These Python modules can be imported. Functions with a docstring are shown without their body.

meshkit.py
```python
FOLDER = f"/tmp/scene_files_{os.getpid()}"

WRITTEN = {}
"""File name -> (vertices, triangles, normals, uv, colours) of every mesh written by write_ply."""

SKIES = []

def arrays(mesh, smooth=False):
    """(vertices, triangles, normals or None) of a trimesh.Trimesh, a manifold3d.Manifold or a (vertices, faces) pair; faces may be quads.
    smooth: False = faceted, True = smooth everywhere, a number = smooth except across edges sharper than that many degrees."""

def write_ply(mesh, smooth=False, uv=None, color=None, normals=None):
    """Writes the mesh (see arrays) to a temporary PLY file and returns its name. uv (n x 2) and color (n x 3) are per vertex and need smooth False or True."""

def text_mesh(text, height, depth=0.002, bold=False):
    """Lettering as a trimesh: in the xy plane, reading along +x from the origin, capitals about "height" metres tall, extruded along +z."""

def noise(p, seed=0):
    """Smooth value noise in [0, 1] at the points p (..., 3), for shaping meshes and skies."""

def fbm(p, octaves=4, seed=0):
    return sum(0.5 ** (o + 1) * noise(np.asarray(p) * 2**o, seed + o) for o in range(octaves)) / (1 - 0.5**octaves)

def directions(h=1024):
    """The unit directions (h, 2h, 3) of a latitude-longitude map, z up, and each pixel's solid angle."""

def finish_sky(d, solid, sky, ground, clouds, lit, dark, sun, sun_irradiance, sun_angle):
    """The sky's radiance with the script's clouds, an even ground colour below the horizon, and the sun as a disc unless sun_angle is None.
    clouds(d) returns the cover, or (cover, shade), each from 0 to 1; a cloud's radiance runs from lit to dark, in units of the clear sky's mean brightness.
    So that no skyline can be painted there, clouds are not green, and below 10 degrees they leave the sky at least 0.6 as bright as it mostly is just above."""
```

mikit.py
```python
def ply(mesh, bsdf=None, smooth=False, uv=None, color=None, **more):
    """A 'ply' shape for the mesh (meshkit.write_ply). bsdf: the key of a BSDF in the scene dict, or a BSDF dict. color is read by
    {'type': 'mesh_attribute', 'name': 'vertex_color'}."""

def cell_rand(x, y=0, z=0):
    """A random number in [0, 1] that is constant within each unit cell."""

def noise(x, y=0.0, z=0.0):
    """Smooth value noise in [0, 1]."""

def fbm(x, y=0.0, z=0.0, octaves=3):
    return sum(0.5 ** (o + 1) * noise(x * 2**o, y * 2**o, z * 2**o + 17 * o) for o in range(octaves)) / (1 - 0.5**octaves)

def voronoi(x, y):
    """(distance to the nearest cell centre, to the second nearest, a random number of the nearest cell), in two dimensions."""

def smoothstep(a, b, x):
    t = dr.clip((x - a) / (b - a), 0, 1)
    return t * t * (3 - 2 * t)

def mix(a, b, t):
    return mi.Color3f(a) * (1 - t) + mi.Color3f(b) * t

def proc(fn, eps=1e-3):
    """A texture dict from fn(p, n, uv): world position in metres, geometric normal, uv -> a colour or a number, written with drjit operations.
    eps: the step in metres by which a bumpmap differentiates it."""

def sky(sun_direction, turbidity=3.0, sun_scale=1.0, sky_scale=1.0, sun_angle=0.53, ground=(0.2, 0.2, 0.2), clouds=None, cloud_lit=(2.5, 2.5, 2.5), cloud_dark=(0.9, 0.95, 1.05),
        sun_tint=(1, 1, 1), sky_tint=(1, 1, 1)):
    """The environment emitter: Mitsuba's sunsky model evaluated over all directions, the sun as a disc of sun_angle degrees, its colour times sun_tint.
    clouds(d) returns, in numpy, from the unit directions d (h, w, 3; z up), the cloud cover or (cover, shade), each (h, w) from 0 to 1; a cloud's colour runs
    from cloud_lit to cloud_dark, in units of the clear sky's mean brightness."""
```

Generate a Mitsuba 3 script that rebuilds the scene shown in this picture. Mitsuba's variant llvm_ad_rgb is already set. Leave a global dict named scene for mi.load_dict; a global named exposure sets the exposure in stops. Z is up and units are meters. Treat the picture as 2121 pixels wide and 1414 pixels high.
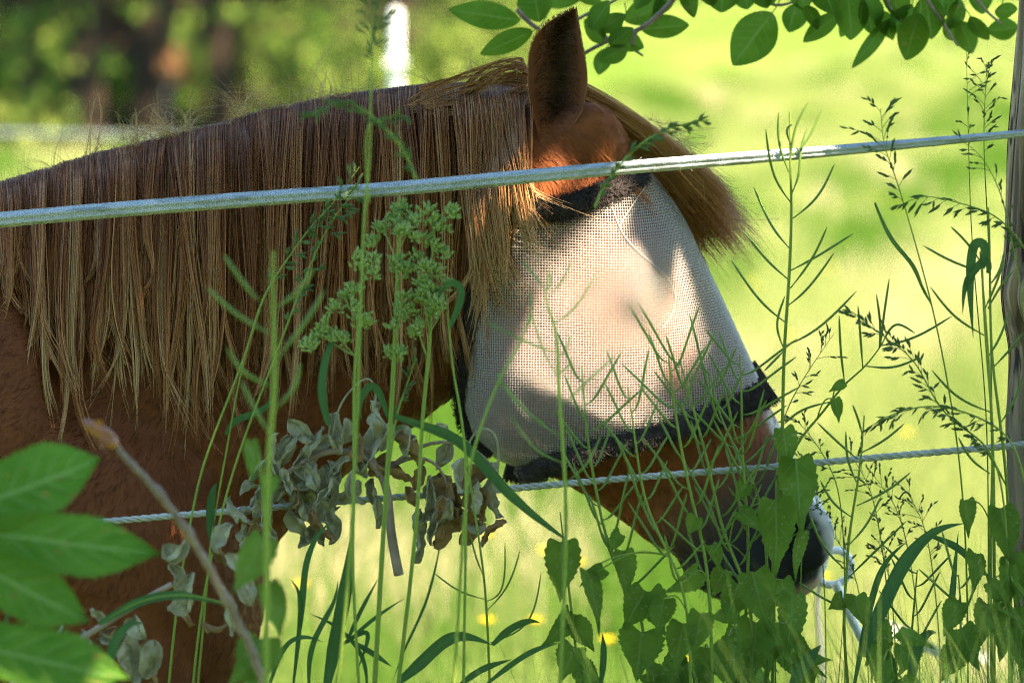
import math, numpy as np, trimesh, manifold3d as m3, mitsuba as mi, drjit as dr, mikit, meshkit
from scipy.interpolate import CubicSpline, LinearNDInterpolator, NearestNDInterpolator, PchipInterpolator
T = mi.ScalarTransform4f
scene, labels = {}, {}
# ---------------------------------------------------------------- camera, sky, exposure
CAM = np.array([0.0, -3.5, 1.55]); PITCH = math.radians(7.5); TX = 0.158
FWD = np.array([0, math.cos(PITCH), -math.sin(PITCH)]); UPV = np.array([0, math.sin(PITCH), math.cos(PITCH)]); RGT = np.array([1.0, 0, 0])
scene['camera'] = {'type': 'thinlens', 'to_world': T().look_at(origin=CAM.tolist(), target=(CAM + FWD).tolist(), up=[0, 0, 1]), 'fov': math.degrees(2 * math.atan(TX)), 'fov_axis': 'x',
                   'aperture_radius': 0.0150, 'focus_distance': 3.36, 'near_clip': 0.05, 'far_clip': 900.0}
SUN = np.array([0.42, -0.36, 0.83]); SUN = SUN / np.linalg.norm(SUN)
scene['sky'] = mikit.sky(SUN.tolist(), turbidity=3.0, sun_tint=(1.0, 0.95, 0.86), sky_tint=(1.05, 1.0, 0.90), ground=(0.10, 0.14, 0.05))
exposure = 4.25

def P(px, py, y):
    """The point of the vertical plane at depth y that stands at this place of the 2121 x 1414 photograph."""
    px, py, y = np.broadcast_arrays(np.asarray(px, float), np.asarray(py, float), np.asarray(y, float))
    d = FWD + ((px - 1060.5) / 1060.5 * TX)[..., None] * RGT + ((707 - py) / 1060.5 * TX)[..., None] * UPV
    return CAM + d * ((y - CAM[1]) / d[..., 1])[..., None]
def Q(p):
    d = np.asarray(p) - CAM; f = d @ FWD
    return 1060.5 + d @ RGT / f * 1060.5 / TX, 707 - d @ UPV / f * 1060.5 / TX
def PX(y): return (y - CAM[1]) / math.cos(PITCH) * TX / 1060.5     # metres per photograph pixel at depth y

# ---------------------------------------------------------------- helpers
def key_for(name):
    used = lambda k: k in scene or k in labels or any(s.startswith(k + '__') for s in scene)
    if '__' in name:
        used = lambda k: k in scene
    if not used(name): return name
    n = 1
    while used(f'{name}_{n:03d}'): n += 1
    return f'{name}_{n:03d}'
COUNT = {}
def part(parent, name, mesh, bsdf, smooth=True, label=None, stuff=False, **kw):
    base = parent + '__' + name; n = COUNT.get(base, 0); COUNT[base] = n + 1
    k = base if n == 0 else f'{base}_{n:03d}'
    scene[k] = mikit.ply(mesh, bsdf, smooth=smooth, **kw)
    if label or stuff: labels[k] = {**({'label': label} if label else {}), **({'kind': 'stuff'} if stuff else {})}
    return k
def thing(name, label, cat, group=None, kind=None):
    n = COUNT.get(name, 0); COUNT[name] = n + 1
    k = name if n == 0 else f'{name}_{n:03d}'
    labels[k] = {'label': label, 'category': cat}
    if group: labels[k]['group'] = group
    if kind: labels[k]['kind'] = kind
    return k
def cat(ms):
    vs, fs, o = [], [], 0
    for v, f in ms:
        vs.append(v); fs.append(f + o); o += len(v)
    return np.vstack(vs), np.vstack(fs)
def tubes(pts, rad, sides=5, flat=None):
    """N polylines (N, M, 3) as tubes with radii (N, M), closed to a point-like cap at both ends."""
    pts = np.asarray(pts, float)
    if pts.ndim == 2: pts = pts[None]
    N, M = pts.shape[:2]; rad = np.broadcast_to(np.asarray(rad, float), (N, M))
    t = np.gradient(pts, axis=1); t /= np.linalg.norm(t, axis=2, keepdims=True) + 1e-12
    ref = np.where(np.abs(t[..., 1:2]) < 0.9, [0, 1.0, 0], [1.0, 0, 0])
    a = np.cross(t, ref); a /= np.linalg.norm(a, axis=2, keepdims=True) + 1e-12
    b = np.cross(t, a); ang = np.arange(sides) * 2 * np.pi / sides
    ring = np.cos(ang)[:, None] * a[:, :, None] + np.sin(ang)[:, None] * b[:, :, None]
    v = (pts[:, :, None] + rad[:, :, None, None] * ring).reshape(N, M * sides, 3)
    i, j = np.meshgrid(np.arange(M - 1), np.arange(sides), indexing='ij')
    p, q, r, s = i * sides + j, i * sides + (j + 1) % sides, (i + 1) * sides + (j + 1) % sides, (i + 1) * sides + j
    f = np.vstack([np.stack([p, q, r], -1).reshape(-1, 3), np.stack([p, r, s], -1).reshape(-1, 3)])
    if sides > 3:
        k = np.arange(1, sides - 1); f = np.vstack([f, np.stack([k * 0, k + 1, k], 1), np.stack([k * 0, k, k + 1], 1) + (M - 1) * sides])
    else: f = np.vstack([f, [[0, 2, 1]], [[(M - 1) * 3, (M - 1) * 3 + 1, (M - 1) * 3 + 2]]])
    return v.reshape(-1, 3), (f[None] + (np.arange(N) * M * sides)[:, None, None]).reshape(-1, 3)
def sm(pts, n=14):
    """A smooth curve through the points."""
    pts = np.asarray(pts, float)
    if len(pts) < 3: return pts[0] + (pts[-1] - pts[0]) * np.linspace(0, 1, n)[:, None]
    d = np.r_[0, np.cumsum(np.linalg.norm(np.diff(pts, axis=0), axis=1) ** 0.5)]
    return CubicSpline(d, pts, bc_type='natural')(np.linspace(0, d[-1], n))
def path(pp, y, n=14, wob=0.0, rng=None):
    """Photograph points (x, y[, depth]) at depth y as a smooth curve."""
    pp = np.array([[*p, 0.0][:3] for p in pp], float)
    return sm(P(pp[:, 0], pp[:, 1], y + pp[:, 2]), n)
def to_ground(c, extra=6, rng=None):
    """Carries a stem's curve on down to the ground."""
    d = c[-1] - c[-3]; d = d / max(-d[2], 1e-3) if d[2] < -1e-4 else np.array([0, 0, -1.0])
    h = c[-1][2]; s = np.linspace(0, 1, extra + 1)[1:, None]
    return np.vstack([c, c[-1] + np.array([d[0] * .35, d[1] * .35, -1]) * h * s - [0, 0, .02] * s])

def width_of(kind, u):
    if kind == 'heart': return np.clip(1.75 * np.clip(u + .02, 0, 1) ** .30 * (1 - u) ** 1.12, 0, None) * (1 - .25 * np.exp(-((u - .76) / .14) ** 2))
    if kind == 'apple': return np.sin(np.pi * np.clip(u, 0, 1) ** .88) ** .72 * (1 - .12 * u ** 6)
    if kind == 'chestnut': return np.clip(np.where(u < .66, np.sin(np.pi / 2 * (u / .66)) ** .9, np.cos(np.pi / 2 * np.clip((u - .66) / .34, 0, 1)) ** 1.05), 0, 1)
    if kind == 'blade': return np.clip((.55 + 1.1 * u) * (u < .3) + (u >= .3) * .88, 0, .9) * np.clip((1 - u) * 2.2, 0, 1) ** .8
def leaf(base, tip, w, kind='heart', roll=0.0, fold=.18, curl=0.0, teeth=0, nu=18, nv=9, quilt=.0, crumple=0.0, rollup=0.0, seed=0, droop=None, facing=None, notch=0.0):
    """One leaf sheet from base to tip (world), w = full width in metres. Returns mesh and uv."""
    base, tip = np.asarray(base, float), np.asarray(tip, float)
    ax = tip - base; L = np.linalg.norm(ax); ax /= L
    n0 = np.array([0, -1.0, .25]) if facing is None else np.asarray(facing, float)
    side = np.cross(ax, n0); side /= np.linalg.norm(side) + 1e-9; nor = np.cross(side, ax)
    c, s = math.cos(roll), math.sin(roll); side, nor = side * c + nor * s, nor * c - side * s
    u = np.linspace(0, 1, nu)[:, None] * np.ones((1, nv)); v = np.linspace(-1, 1, nv)[None] * np.ones((nu, 1))
    hw = width_of(kind, u) * w / 2
    if teeth:
        saw = (u * teeth) % 1.0
        hw = hw * (1 + (.17 if kind in ('heart', 'chestnut') else .10 if kind != 'apple' else .05) * (1 - saw) * (np.abs(v) > .9) * (u < .95) - .03)
    rs = np.random.default_rng(seed)
    hw = hw * np.where(v > 0, 1 + rs.normal(0, .06), 1 + rs.normal(0, .06))
    if rollup:
        a = v * rollup; x = np.sin(a) / rollup * hw; z = (1 - np.cos(a)) / rollup * hw
    else: x = v * hw; z = np.abs(v) * hw * fold
    z = z + quilt * L * np.sin((u * 9 - np.abs(v) * 2.2) * 2 * np.pi) * np.abs(v) * (1 - np.abs(v)) * 4
    back = notch * w * np.clip(np.abs(v), 0, 1) ** 1.5 * np.exp(-(u / .12) ** 2)
    t = u * L - back
    if curl:
        a = u * curl; t2 = np.where(abs(curl) > 1e-6, np.sin(a) / curl, u) * L - back; z2 = (1 - np.cos(a)) / curl * L
        pos_t, pos_n = t2 - z * np.sin(a), z2 + z * np.cos(a)
        end = np.array([np.sin(curl) / curl, (1 - math.cos(curl)) / curl]); chord = np.hypot(*end)
        c2, s2 = end / chord; pos_t, pos_n = (pos_t * c2 + pos_n * s2) / chord, (pos_n * c2 - pos_t * s2) / chord
    else: pos_t, pos_n = t, z
    if crumple:
        q = np.stack([u * 3.1 + seed * 7.7, v * 1.7 + seed, u * 0], -1)
        pos_n = pos_n + crumple * L * (meshkit.fbm(q, 3, seed) - .5); x = x + crumple * .6 * L * (meshkit.fbm(q + 31, 2, seed) - .5)
    vtx = base + pos_t[..., None] * ax + x[..., None] * side + pos_n[..., None] * nor
    i, j = np.meshgrid(np.arange(nu - 1), np.arange(nv - 1), indexing='ij'); p = i * nv + j
    f = np.vstack([np.stack([p, p + 1, p + nv + 1], -1).reshape(-1, 3), np.stack([p, p + nv + 1, p + nv], -1).reshape(-1, 3)])
    return (vtx.reshape(-1, 3), f), np.stack([u, v], -1).reshape(-1, 2)
def blade(curve, w, twist=0.0, nv=3, face=(0, -1, .3), prof=None, fold=.25):
    """A grass blade along a curve (M, 3), w = full width."""
    c = np.asarray(curve, float); M = len(c); t = np.gradient(c, axis=0); t /= np.linalg.norm(t, axis=1, keepdims=True)
    side = np.cross(t, face); side /= np.linalg.norm(side, axis=1, keepdims=True) + 1e-9; nor = np.cross(side, t)
    a = np.linspace(0, twist, M)[:, None]; side, nor = side * np.cos(a) + nor * np.sin(a), nor * np.cos(a) - side * np.sin(a)
    u = np.linspace(0, 1, M); hw = (np.clip(.5 + 2 * u, 0, 1) * np.clip((1 - u) * 2.6, 0.02, 1) ** .8 if prof is None else prof(u)) * w / 2
    v = np.linspace(-1, 1, nv)
    vtx = c[:, None] + (v[None] * hw[:, None])[..., None] * side[:, None] + (np.abs(v)[None] * hw[:, None] * fold)[..., None] * nor[:, None]
    i, j = np.meshgrid(np.arange(M - 1), np.arange(nv - 1), indexing='ij'); p = i * nv + j
    f = np.vstack([np.stack([p, p + 1, p + nv + 1], -1).reshape(-1, 3), np.stack([p, p + nv + 1, p + nv], -1).reshape(-1, 3)])
    uv = np.stack([np.broadcast_to(u[:, None], (M, nv)), np.broadcast_to(v, (M, nv))], -1).reshape(-1, 2)
    return (vtx.reshape(-1, 3), f), uv
def spindles(c, d, length, r, sides=5):
    """Spikelets: N small spindles at c along unit d."""
    c, d = np.atleast_2d(c), np.atleast_2d(d); N = len(c)
    length = np.broadcast_to(length, (N,))[:, None, None]; r = np.broadcast_to(r, (N,))[:, None]
    s = np.array([0, .18, .5, .8, 1.0]); prof = np.array([.12, .75, 1, .5, .05])
    return tubes(c[:, None] + d[:, None] * s[None, :, None] * length, r * prof[None], sides)

# ---------------------------------------------------------------- materials
VC = {'type': 'mesh_attribute', 'name': 'vertex_color'}
def two(b): return {'type': 'twosided', 'bsdf': b}
def leaf_colour(a, b, vein, fv, spots=0.0, dull=(.2, .2, .08)):
    def fn(p, n, uv):
        u, v = uv.x, uv.y; av = dr.abs(v)
        t = mikit.fbm(p.x * 42, p.y * 42, p.z * 42, 3)
        c = mikit.mix(a, b, mikit.smoothstep(.25, .75, t))
        side = dr.abs(dr.sin((u * fv - av * 1.6) * 3.14159))
        ve = dr.maximum(mikit.smoothstep(.10, .03, av) * .9, mikit.smoothstep(.24, .03, side) * .7 * mikit.smoothstep(1.0, .5, av))
        c = mikit.mix(c, vein, ve)
        if spots:
            s = mikit.smoothstep(.73, .80, mikit.noise(p.x * 420, p.y * 420, p.z * 420)) * mikit.smoothstep(.45, .6, mikit.noise(p.x * 35 + 9, p.y * 35, p.z * 35))
            c = mikit.mix(c, (.30, .36, .20), s * spots)
        br = mikit.smoothstep(.76, .82, mikit.noise(p.x * 150 + 3, p.y * 150, p.z * 150)) * mikit.smoothstep(.6, .7, mikit.noise(p.x * 16, p.y * 16 + 5, p.z * 16))
        return mikit.mix(c, dull, br * .5)
    return mikit.proc(fn)
def thin(col, tr, rough=.45, spec=1.35):
    return {'type': 'principledthin', 'base_color': col, 'roughness': rough, 'diff_trans': tr, 'eta': spec}
scene['mat_leaf'] = thin(leaf_colour((.115, .215, .030), (.165, .285, .046), (.20, .31, .09), 7, .6), 1.2)
scene['mat_apple_leaf'] = thin(leaf_colour((.070, .155, .014), (.100, .195, .024), (.13, .22, .05), 8, 0), 1.35)
scene['mat_chestnut'] = thin(leaf_colour((.095, .240, .032), (.130, .290, .045), (.22, .38, .12), 9, 0, (.34, .24, .08)), 1.1, .4)
scene['mat_blade'] = thin(mikit.proc(lambda p, n, uv: mikit.mix((.055, .145, .055), (.10, .20, .060), mikit.fbm(p.x * 30, p.y * 30, p.z * 8)) * (.85 + .3 * mikit.noise(uv.y * 9, p.z * 3))), .8, .4)
scene['mat_stem'] = two({'type': 'principled', 'base_color': mikit.proc(lambda p, n, uv: mikit.mix((.13, .225, .035), (.24, .33, .050), mikit.fbm(p.x * 14, p.y * 14, p.z * 9))), 'roughness': .5, 'specular': .35})
scene['mat_pod'] = two({'type': 'principled', 'base_color': mikit.proc(lambda p, n, uv: mikit.mix((.08, .165, .030), (.17, .26, .045), mikit.fbm(p.x * 22 + 3, p.y * 22, p.z * 22))), 'roughness': .5, 'specular': .35})
scene['mat_seed'] = thin(mikit.proc(lambda p, n, uv: mikit.mix((.075, .15, .06), (.19, .26, .10), mikit.fbm(p.x * 60, p.y * 60, p.z * 60))), .6, .5)
scene['mat_cocksfoot'] = thin(mikit.proc(lambda p, n, uv: mikit.mix((.28, .42, .13), (.46, .57, .23), mikit.fbm(p.x * 60, p.y * 60, p.z * 60))), .7, .55)
scene['mat_withered'] = thin(mikit.proc(lambda p, n, uv: mikit.mix(mikit.mix((.17, .165, .095), (.55, .53, .37), mikit.fbm(p.x * 55, p.y * 55, p.z * 55)), (.24, .26, .18), mikit.smoothstep(.12, .03, dr.abs(uv.y)))), .35, .7, 1.25)
scene['mat_brown_leaf'] = thin(mikit.proc(lambda p, n, uv: mikit.mix((.19, .115, .05), (.42, .29, .15), mikit.fbm(p.x * 70, p.y * 70, p.z * 70))), .5, .7, 1.25)
scene['mat_bark'] = two({'type': 'principled', 'base_color': mikit.proc(lambda p, n, uv: mikit.mix((.11, .080, .060), (.40, .31, .24), mikit.fbm(p.x * 60, p.y * 60, p.z * 60))), 'roughness': .8})
scene['mat_hair'] = two({'type': 'principled', 'base_color': VC, 'roughness': .48, 'specular': .3})
scene['mat_coat'] = two({'type': 'principled', 'base_color': VC, 'roughness': .6, 'specular': .22})
scene['mat_thin_vc'] = thin(VC, .9, .55)
scene['mat_glossy_leaf'] = thin(VC, .9, .25, 1.5)
scene['mat_vc'] = two({'type': 'principled', 'base_color': VC, 'roughness': .8})
scene['mat_white_thread'] = two({'type': 'principled', 'base_color': {'type': 'rgb', 'value': [.46, .43, .405]}, 'roughness': .5, 'specular': .4})
scene['mat_fleece'] = two({'type': 'principled', 'base_color': mikit.proc(lambda p, n, uv: mikit.mix((.018, .015, .017), (.070, .055, .055), mikit.fbm(p.x * 190, p.y * 190, p.z * 190))), 'roughness': .95, 'sheen': .5})
scene['mat_tape'] = two({'type': 'principled', 'base_color': mikit.proc(lambda p, n, uv: mikit.mix((.44, .49, .53), (.26, .30, .31), mikit.smoothstep(.5, .75, mikit.fbm(p.x * 35, p.y * 90, p.z * 90)))), 'roughness': .5})
scene['mat_tape_dark'] = two({'type': 'principled', 'base_color': {'type': 'rgb', 'value': [.16, .18, .19]}, 'roughness': .7})
scene['mat_rope'] = two({'type': 'principled', 'base_color': mikit.proc(lambda p, n, uv: mikit.mix((.52, .54, .51), (.28, .30, .27), mikit.fbm(p.x * 60, p.y * 140, p.z * 140))), 'roughness': .55})
scene['mat_white_plastic'] = two({'type': 'principled', 'base_color': {'type': 'rgb', 'value': [.78, .80, .82]}, 'roughness': .4})
def timber(p, n, uv):
    g = mikit.fbm(p.x * 170, p.y * 170, p.z * 9, 4); k = mikit.fbm(p.x * 25, p.y * 25, p.z * 5, 3)
    c = mikit.mix((.10, .066, .042), (.42, .29, .18), mikit.smoothstep(.28, .72, g))
    c = mikit.mix(c, (.29, .225, .165), mikit.smoothstep(.4, .7, k) * .7)
    return mikit.mix(c, (.035, .026, .02), mikit.smoothstep(.66, .72, mikit.fbm(p.x * 90 + 4, p.y * 90, p.z * 14, 3)))
scene['mat_timber'] = two({'type': 'principled', 'base_color': mikit.proc(timber), 'roughness': .85})
def soil(p, n, uv):
    t = mikit.fbm(p.x * .9, p.y * .9, 0, 4); b = mikit.fbm(p.x * 7, p.y * 7, 0, 3)
    c = mikit.mix((.07, .13, .02), (.15, .20, .05), mikit.smoothstep(.3, .7, t))
    return mikit.mix(c, (.06, .105, .02), mikit.smoothstep(.5, .8, b) * .6)
scene['mat_meadow'] = {'type': 'diffuse', 'reflectance': mikit.proc(soil)}
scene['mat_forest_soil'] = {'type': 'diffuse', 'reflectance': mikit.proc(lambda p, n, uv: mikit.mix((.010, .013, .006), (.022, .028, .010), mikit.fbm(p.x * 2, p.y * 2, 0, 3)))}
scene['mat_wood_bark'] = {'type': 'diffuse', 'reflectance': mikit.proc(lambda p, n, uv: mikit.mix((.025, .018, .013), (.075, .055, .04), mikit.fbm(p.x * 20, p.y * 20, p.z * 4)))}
scene['mat_eye'] = {'type': 'principled', 'base_color': {'type': 'rgb', 'value': [.012, .008, .006]}, 'roughness': .08, 'specular': .6}
scene['mat_twig'] = two({'type': 'principled', 'base_color': mikit.proc(lambda p, n, uv: mikit.mix((.10, .07, .052), (.29, .225, .18), mikit.fbm(p.x * 90, p.y * 90, p.z * 90))), 'roughness': .7})
scene['mat_bud'] = two({'type': 'principled', 'base_color': mikit.proc(lambda p, n, uv: mikit.mix((.16, .05, .05), (.42, .17, .05), mikit.fbm(p.x * 120, p.y * 120, p.z * 120))), 'roughness': .3, 'clearcoat': .4})

# ---------------------------------------------------------------- ground, meadow
rng = np.random.default_rng(11)
def ground_sheet(x0, x1, y0, y1, n, z=0.0):
    x, y = np.meshgrid(np.linspace(x0, x1, n), np.linspace(y0, y1, n), indexing='ij')
    v = np.stack([x, y, np.full_like(x, z)], -1).reshape(-1, 3); i, j = np.meshgrid(np.arange(n - 1), np.arange(n - 1), indexing='ij'); p = i * n + j
    return v, np.vstack([np.stack([p, p + n, p + n + 1], -1).reshape(-1, 3), np.stack([p, p + n + 1, p + 1], -1).reshape(-1, 3)])
scene['meadow_ground'] = mikit.ply(ground_sheet(-500, 500, -300, 700, 12), 'mat_meadow'); labels['meadow_ground'] = {'label': 'grassy meadow ground running back to the wood', 'category': 'ground', 'kind': 'structure'}
def wood_edge(x): return 17.8 + 0.5 * np.sin(x * 1.3) + np.clip(x + 1.2, 0, 9) * 3.0   # the wood's front edge, y of x
xs = np.linspace(-40, 0.4, 60); e = wood_edge(xs) - 0.3
v = np.vstack([np.stack([xs, e, xs * 0 + .006], 1), np.stack([xs, xs * 0 + 90, xs * 0 + .006], 1)]); i = np.arange(59)
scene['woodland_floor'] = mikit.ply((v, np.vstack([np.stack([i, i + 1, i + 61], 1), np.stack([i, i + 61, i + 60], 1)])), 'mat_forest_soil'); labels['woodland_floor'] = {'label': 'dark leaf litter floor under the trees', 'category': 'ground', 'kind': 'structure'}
def grass_field(n, y0, y1, h, w, spread, seed, tone, xmin=-99):
    g = np.random.default_rng(seed)
    d0, d1 = y0 + 3.5, y1 + 3.5; d = np.sqrt(g.uniform(d0 * d0, d1 * d1, n)); x = g.uniform(-spread, spread, n) * d; y = d - 3.5
    ok = (y < wood_edge(x) - .2) | (x > 9); x, y = x[ok], y[ok]; n = len(x)
    pn = meshkit.fbm(np.stack([x * .5, y * .25, x * 0], -1), 3, 3); hh = h * g.uniform(.5, 1.3, n) * (.35 + 1.3 * pn) * np.where(y > 11, .5, 1)
    a = g.uniform(0, 2 * np.pi, n); ww = w * g.uniform(.6, 1.3, n); lean = hh * g.uniform(.1, .6, n); b = g.uniform(0, 2 * np.pi, n)
    base = np.stack([x, y, x * 0 - .005], 1); side = np.stack([np.cos(a), np.sin(a), a * 0], 1) * ww[:, None] / 2; ld = np.stack([np.cos(b), np.sin(b), b * 0], 1) * lean[:, None]
    up = np.array([0, 0, 1.0])
    m = base + up * hh[:, None] * .55 + ld * .35; t = base + up * hh[:, None] + ld
    v = np.stack([base - side, base + side, m + side * .7, m - side * .7, t], 1).reshape(-1, 3); k = np.arange(n)[:, None] * 5
    f = np.vstack([k + [[0, 1, 2]], k + [[0, 2, 3]], k + [[3, 2, 4]]])
    pb = meshkit.fbm(np.stack([x * 2.6 + 40, y * .8, x * 0], -1), 4, 9); mix = np.clip((pb - .5) * 4.4 + .5 + g.normal(0, .05, n), 0, 1)[:, None]
    c = np.array(tone[0]) * (1 - mix) + np.array(tone[1]) * mix; dry = (meshkit.fbm(np.stack([x * 3.1 + 7, y * 1.2, x * 0], -1), 2, 4) > .70)[:, None]
    c = np.where(dry, [[.28, .27, .15]], c)
    return (v, f), np.repeat(c, 5, 0)
TONE = ((.046, .105, .014), (.178, .222, .075))
def soft_normals(m, up):
    v, f = m; n = np.zeros_like(v); fn = np.cross(v[f[:, 1]] - v[f[:, 0]], v[f[:, 2]] - v[f[:, 0]]); fn /= np.linalg.norm(fn, axis=1, keepdims=True) + 1e-12; fn *= np.where(fn[:, 1:2] > 0, -1, 1)
    for k in range(3): np.add.at(n, f[:, k], fn)
    n = n / (np.linalg.norm(n, axis=1, keepdims=True) + 1e-9) * (1 - up) + np.array([0, -.1, 1.0]) * up; return n / np.linalg.norm(n, axis=1, keepdims=True)
def grass_shape(m, c, up):
    return {'type': 'ply', 'filename': meshkit.write_ply(m, False, None, c, normals=soft_normals(m, up)), 'face_normals': False, 'bsdf': {'type': 'ref', 'id': 'mat_thin_vc'}}
fs = [grass_field(45000, 1.6, 9, .34, .008, .26, 1, TONE), grass_field(60000, 9, 26, .26, .016, .24, 2, TONE), grass_field(40000, 26, 75, .28, .045, .24, 3, TONE)]
scene['meadow_grass'] = grass_shape(cat([m for m, c in fs]), np.vstack([c for m, c in fs]), .85); labels['meadow_grass'] = {'label': 'sunlit tall meadow grass behind the horse', 'category': 'grass', 'kind': 'stuff'}
g = np.random.default_rng(5)
for (px, py) in [(1560, 590), (1725, 560), (1735, 220), (1260, 1330), (1200, 1170), (1860, 430), (1110, 1290), (1010, 1110), (1705, 1200), (1820, 410), (1010, 1290), (625, 1215), (1130, 1145), (1430, 1375), (1880, 900), (1640, 700)]:
    d = P(px, py, 5.0) - CAM; p = CAM + d * ((.36 - CAM[2]) / d[2])
    k = thing('buttercup', 'yellow buttercup flower blurred in the sunlit meadow', 'flower', 'buttercups in the meadow')
    part(k, 'stem', tubes(sm([[p[0] + .03, p[1], 0], [p[0] + .01, p[1], .2], p], 6), .0015, 4), 'mat_stem')
    ms = []
    for a in range(5):
        aa = a * 1.2566; ms.append(leaf(p, p + np.array([math.cos(aa), math.sin(aa), .55]) * .016, .016, 'apple', nu=5, nv=3, facing=(0, 0, 1))[0])
    m = cat(ms); part(k, 'petals', m, 'mat_thin_vc', color=np.tile([.62, .46, .02], (len(m[0]), 1)))

# ---------------------------------------------------------------- the wood behind
def leaf_cloud(c, size, n, ls, g, shell=.0):
    q = g.normal(0, 1, (n, 3)); q /= np.linalg.norm(q, axis=1, keepdims=True); q *= (shell + (1 - shell) * g.uniform(0, 1, (n, 1)) ** .45); p = np.asarray(c) + q * size
    p = p[p[:, 2] > .03]; n = len(p); ls = ls * g.uniform(.6, 1.3, n)
    d = g.normal(0, 1, (n, 3)) + [0, 0, -.4]; d /= np.linalg.norm(d, axis=1, keepdims=True); s = np.cross(d, g.normal(0, 1, (n, 3))); s /= np.linalg.norm(s, axis=1, keepdims=True)
    nn = np.cross(s, d) * .12
    L, W = ls[:, None], ls[:, None] * .34
    v = np.stack([p, p + d * L * .45 + s * W + nn * L, p + d * L, p + d * L * .45 - s * W + nn * L], 1).reshape(-1, 3); k = np.arange(n)[:, None] * 4
    return (v, np.vstack([k + [[0, 1, 2]], k + [[0, 2, 3]]])), n
def cloud_colour(n, a, b, g):
    t = np.clip(g.normal(.5, .3, n), 0, 1)[:, None]; return np.repeat(np.array(a) * (1 - t) + np.array(b) * t, 4, 0)
g = np.random.default_rng(21)
TREES = [(178, 18.2, .115, 'brown trunk of the woodland tree furthest left, at the wood edge'), (318, 18.8, .13, 'dark broad trunk of the woodland tree second from the left'),
         (462, 18.4, .085, 'slim grey brown trunk right of the broad dark trunk'), (30, 20.0, .10, None), (245, 23.5, .16, None), (395, 22.5, .15, None), (520, 23.0, .14, None), (585, 25.5, .13, None), (100, 26, .15, None), (680, 28, .16, None), (440, 28, .16, None), (-90, 19.5, .14, None), (-260, 22, .16, None), (-200, 18.3, .12, None), (840, 36, .16, None)]
TRUNK = {}
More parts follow.
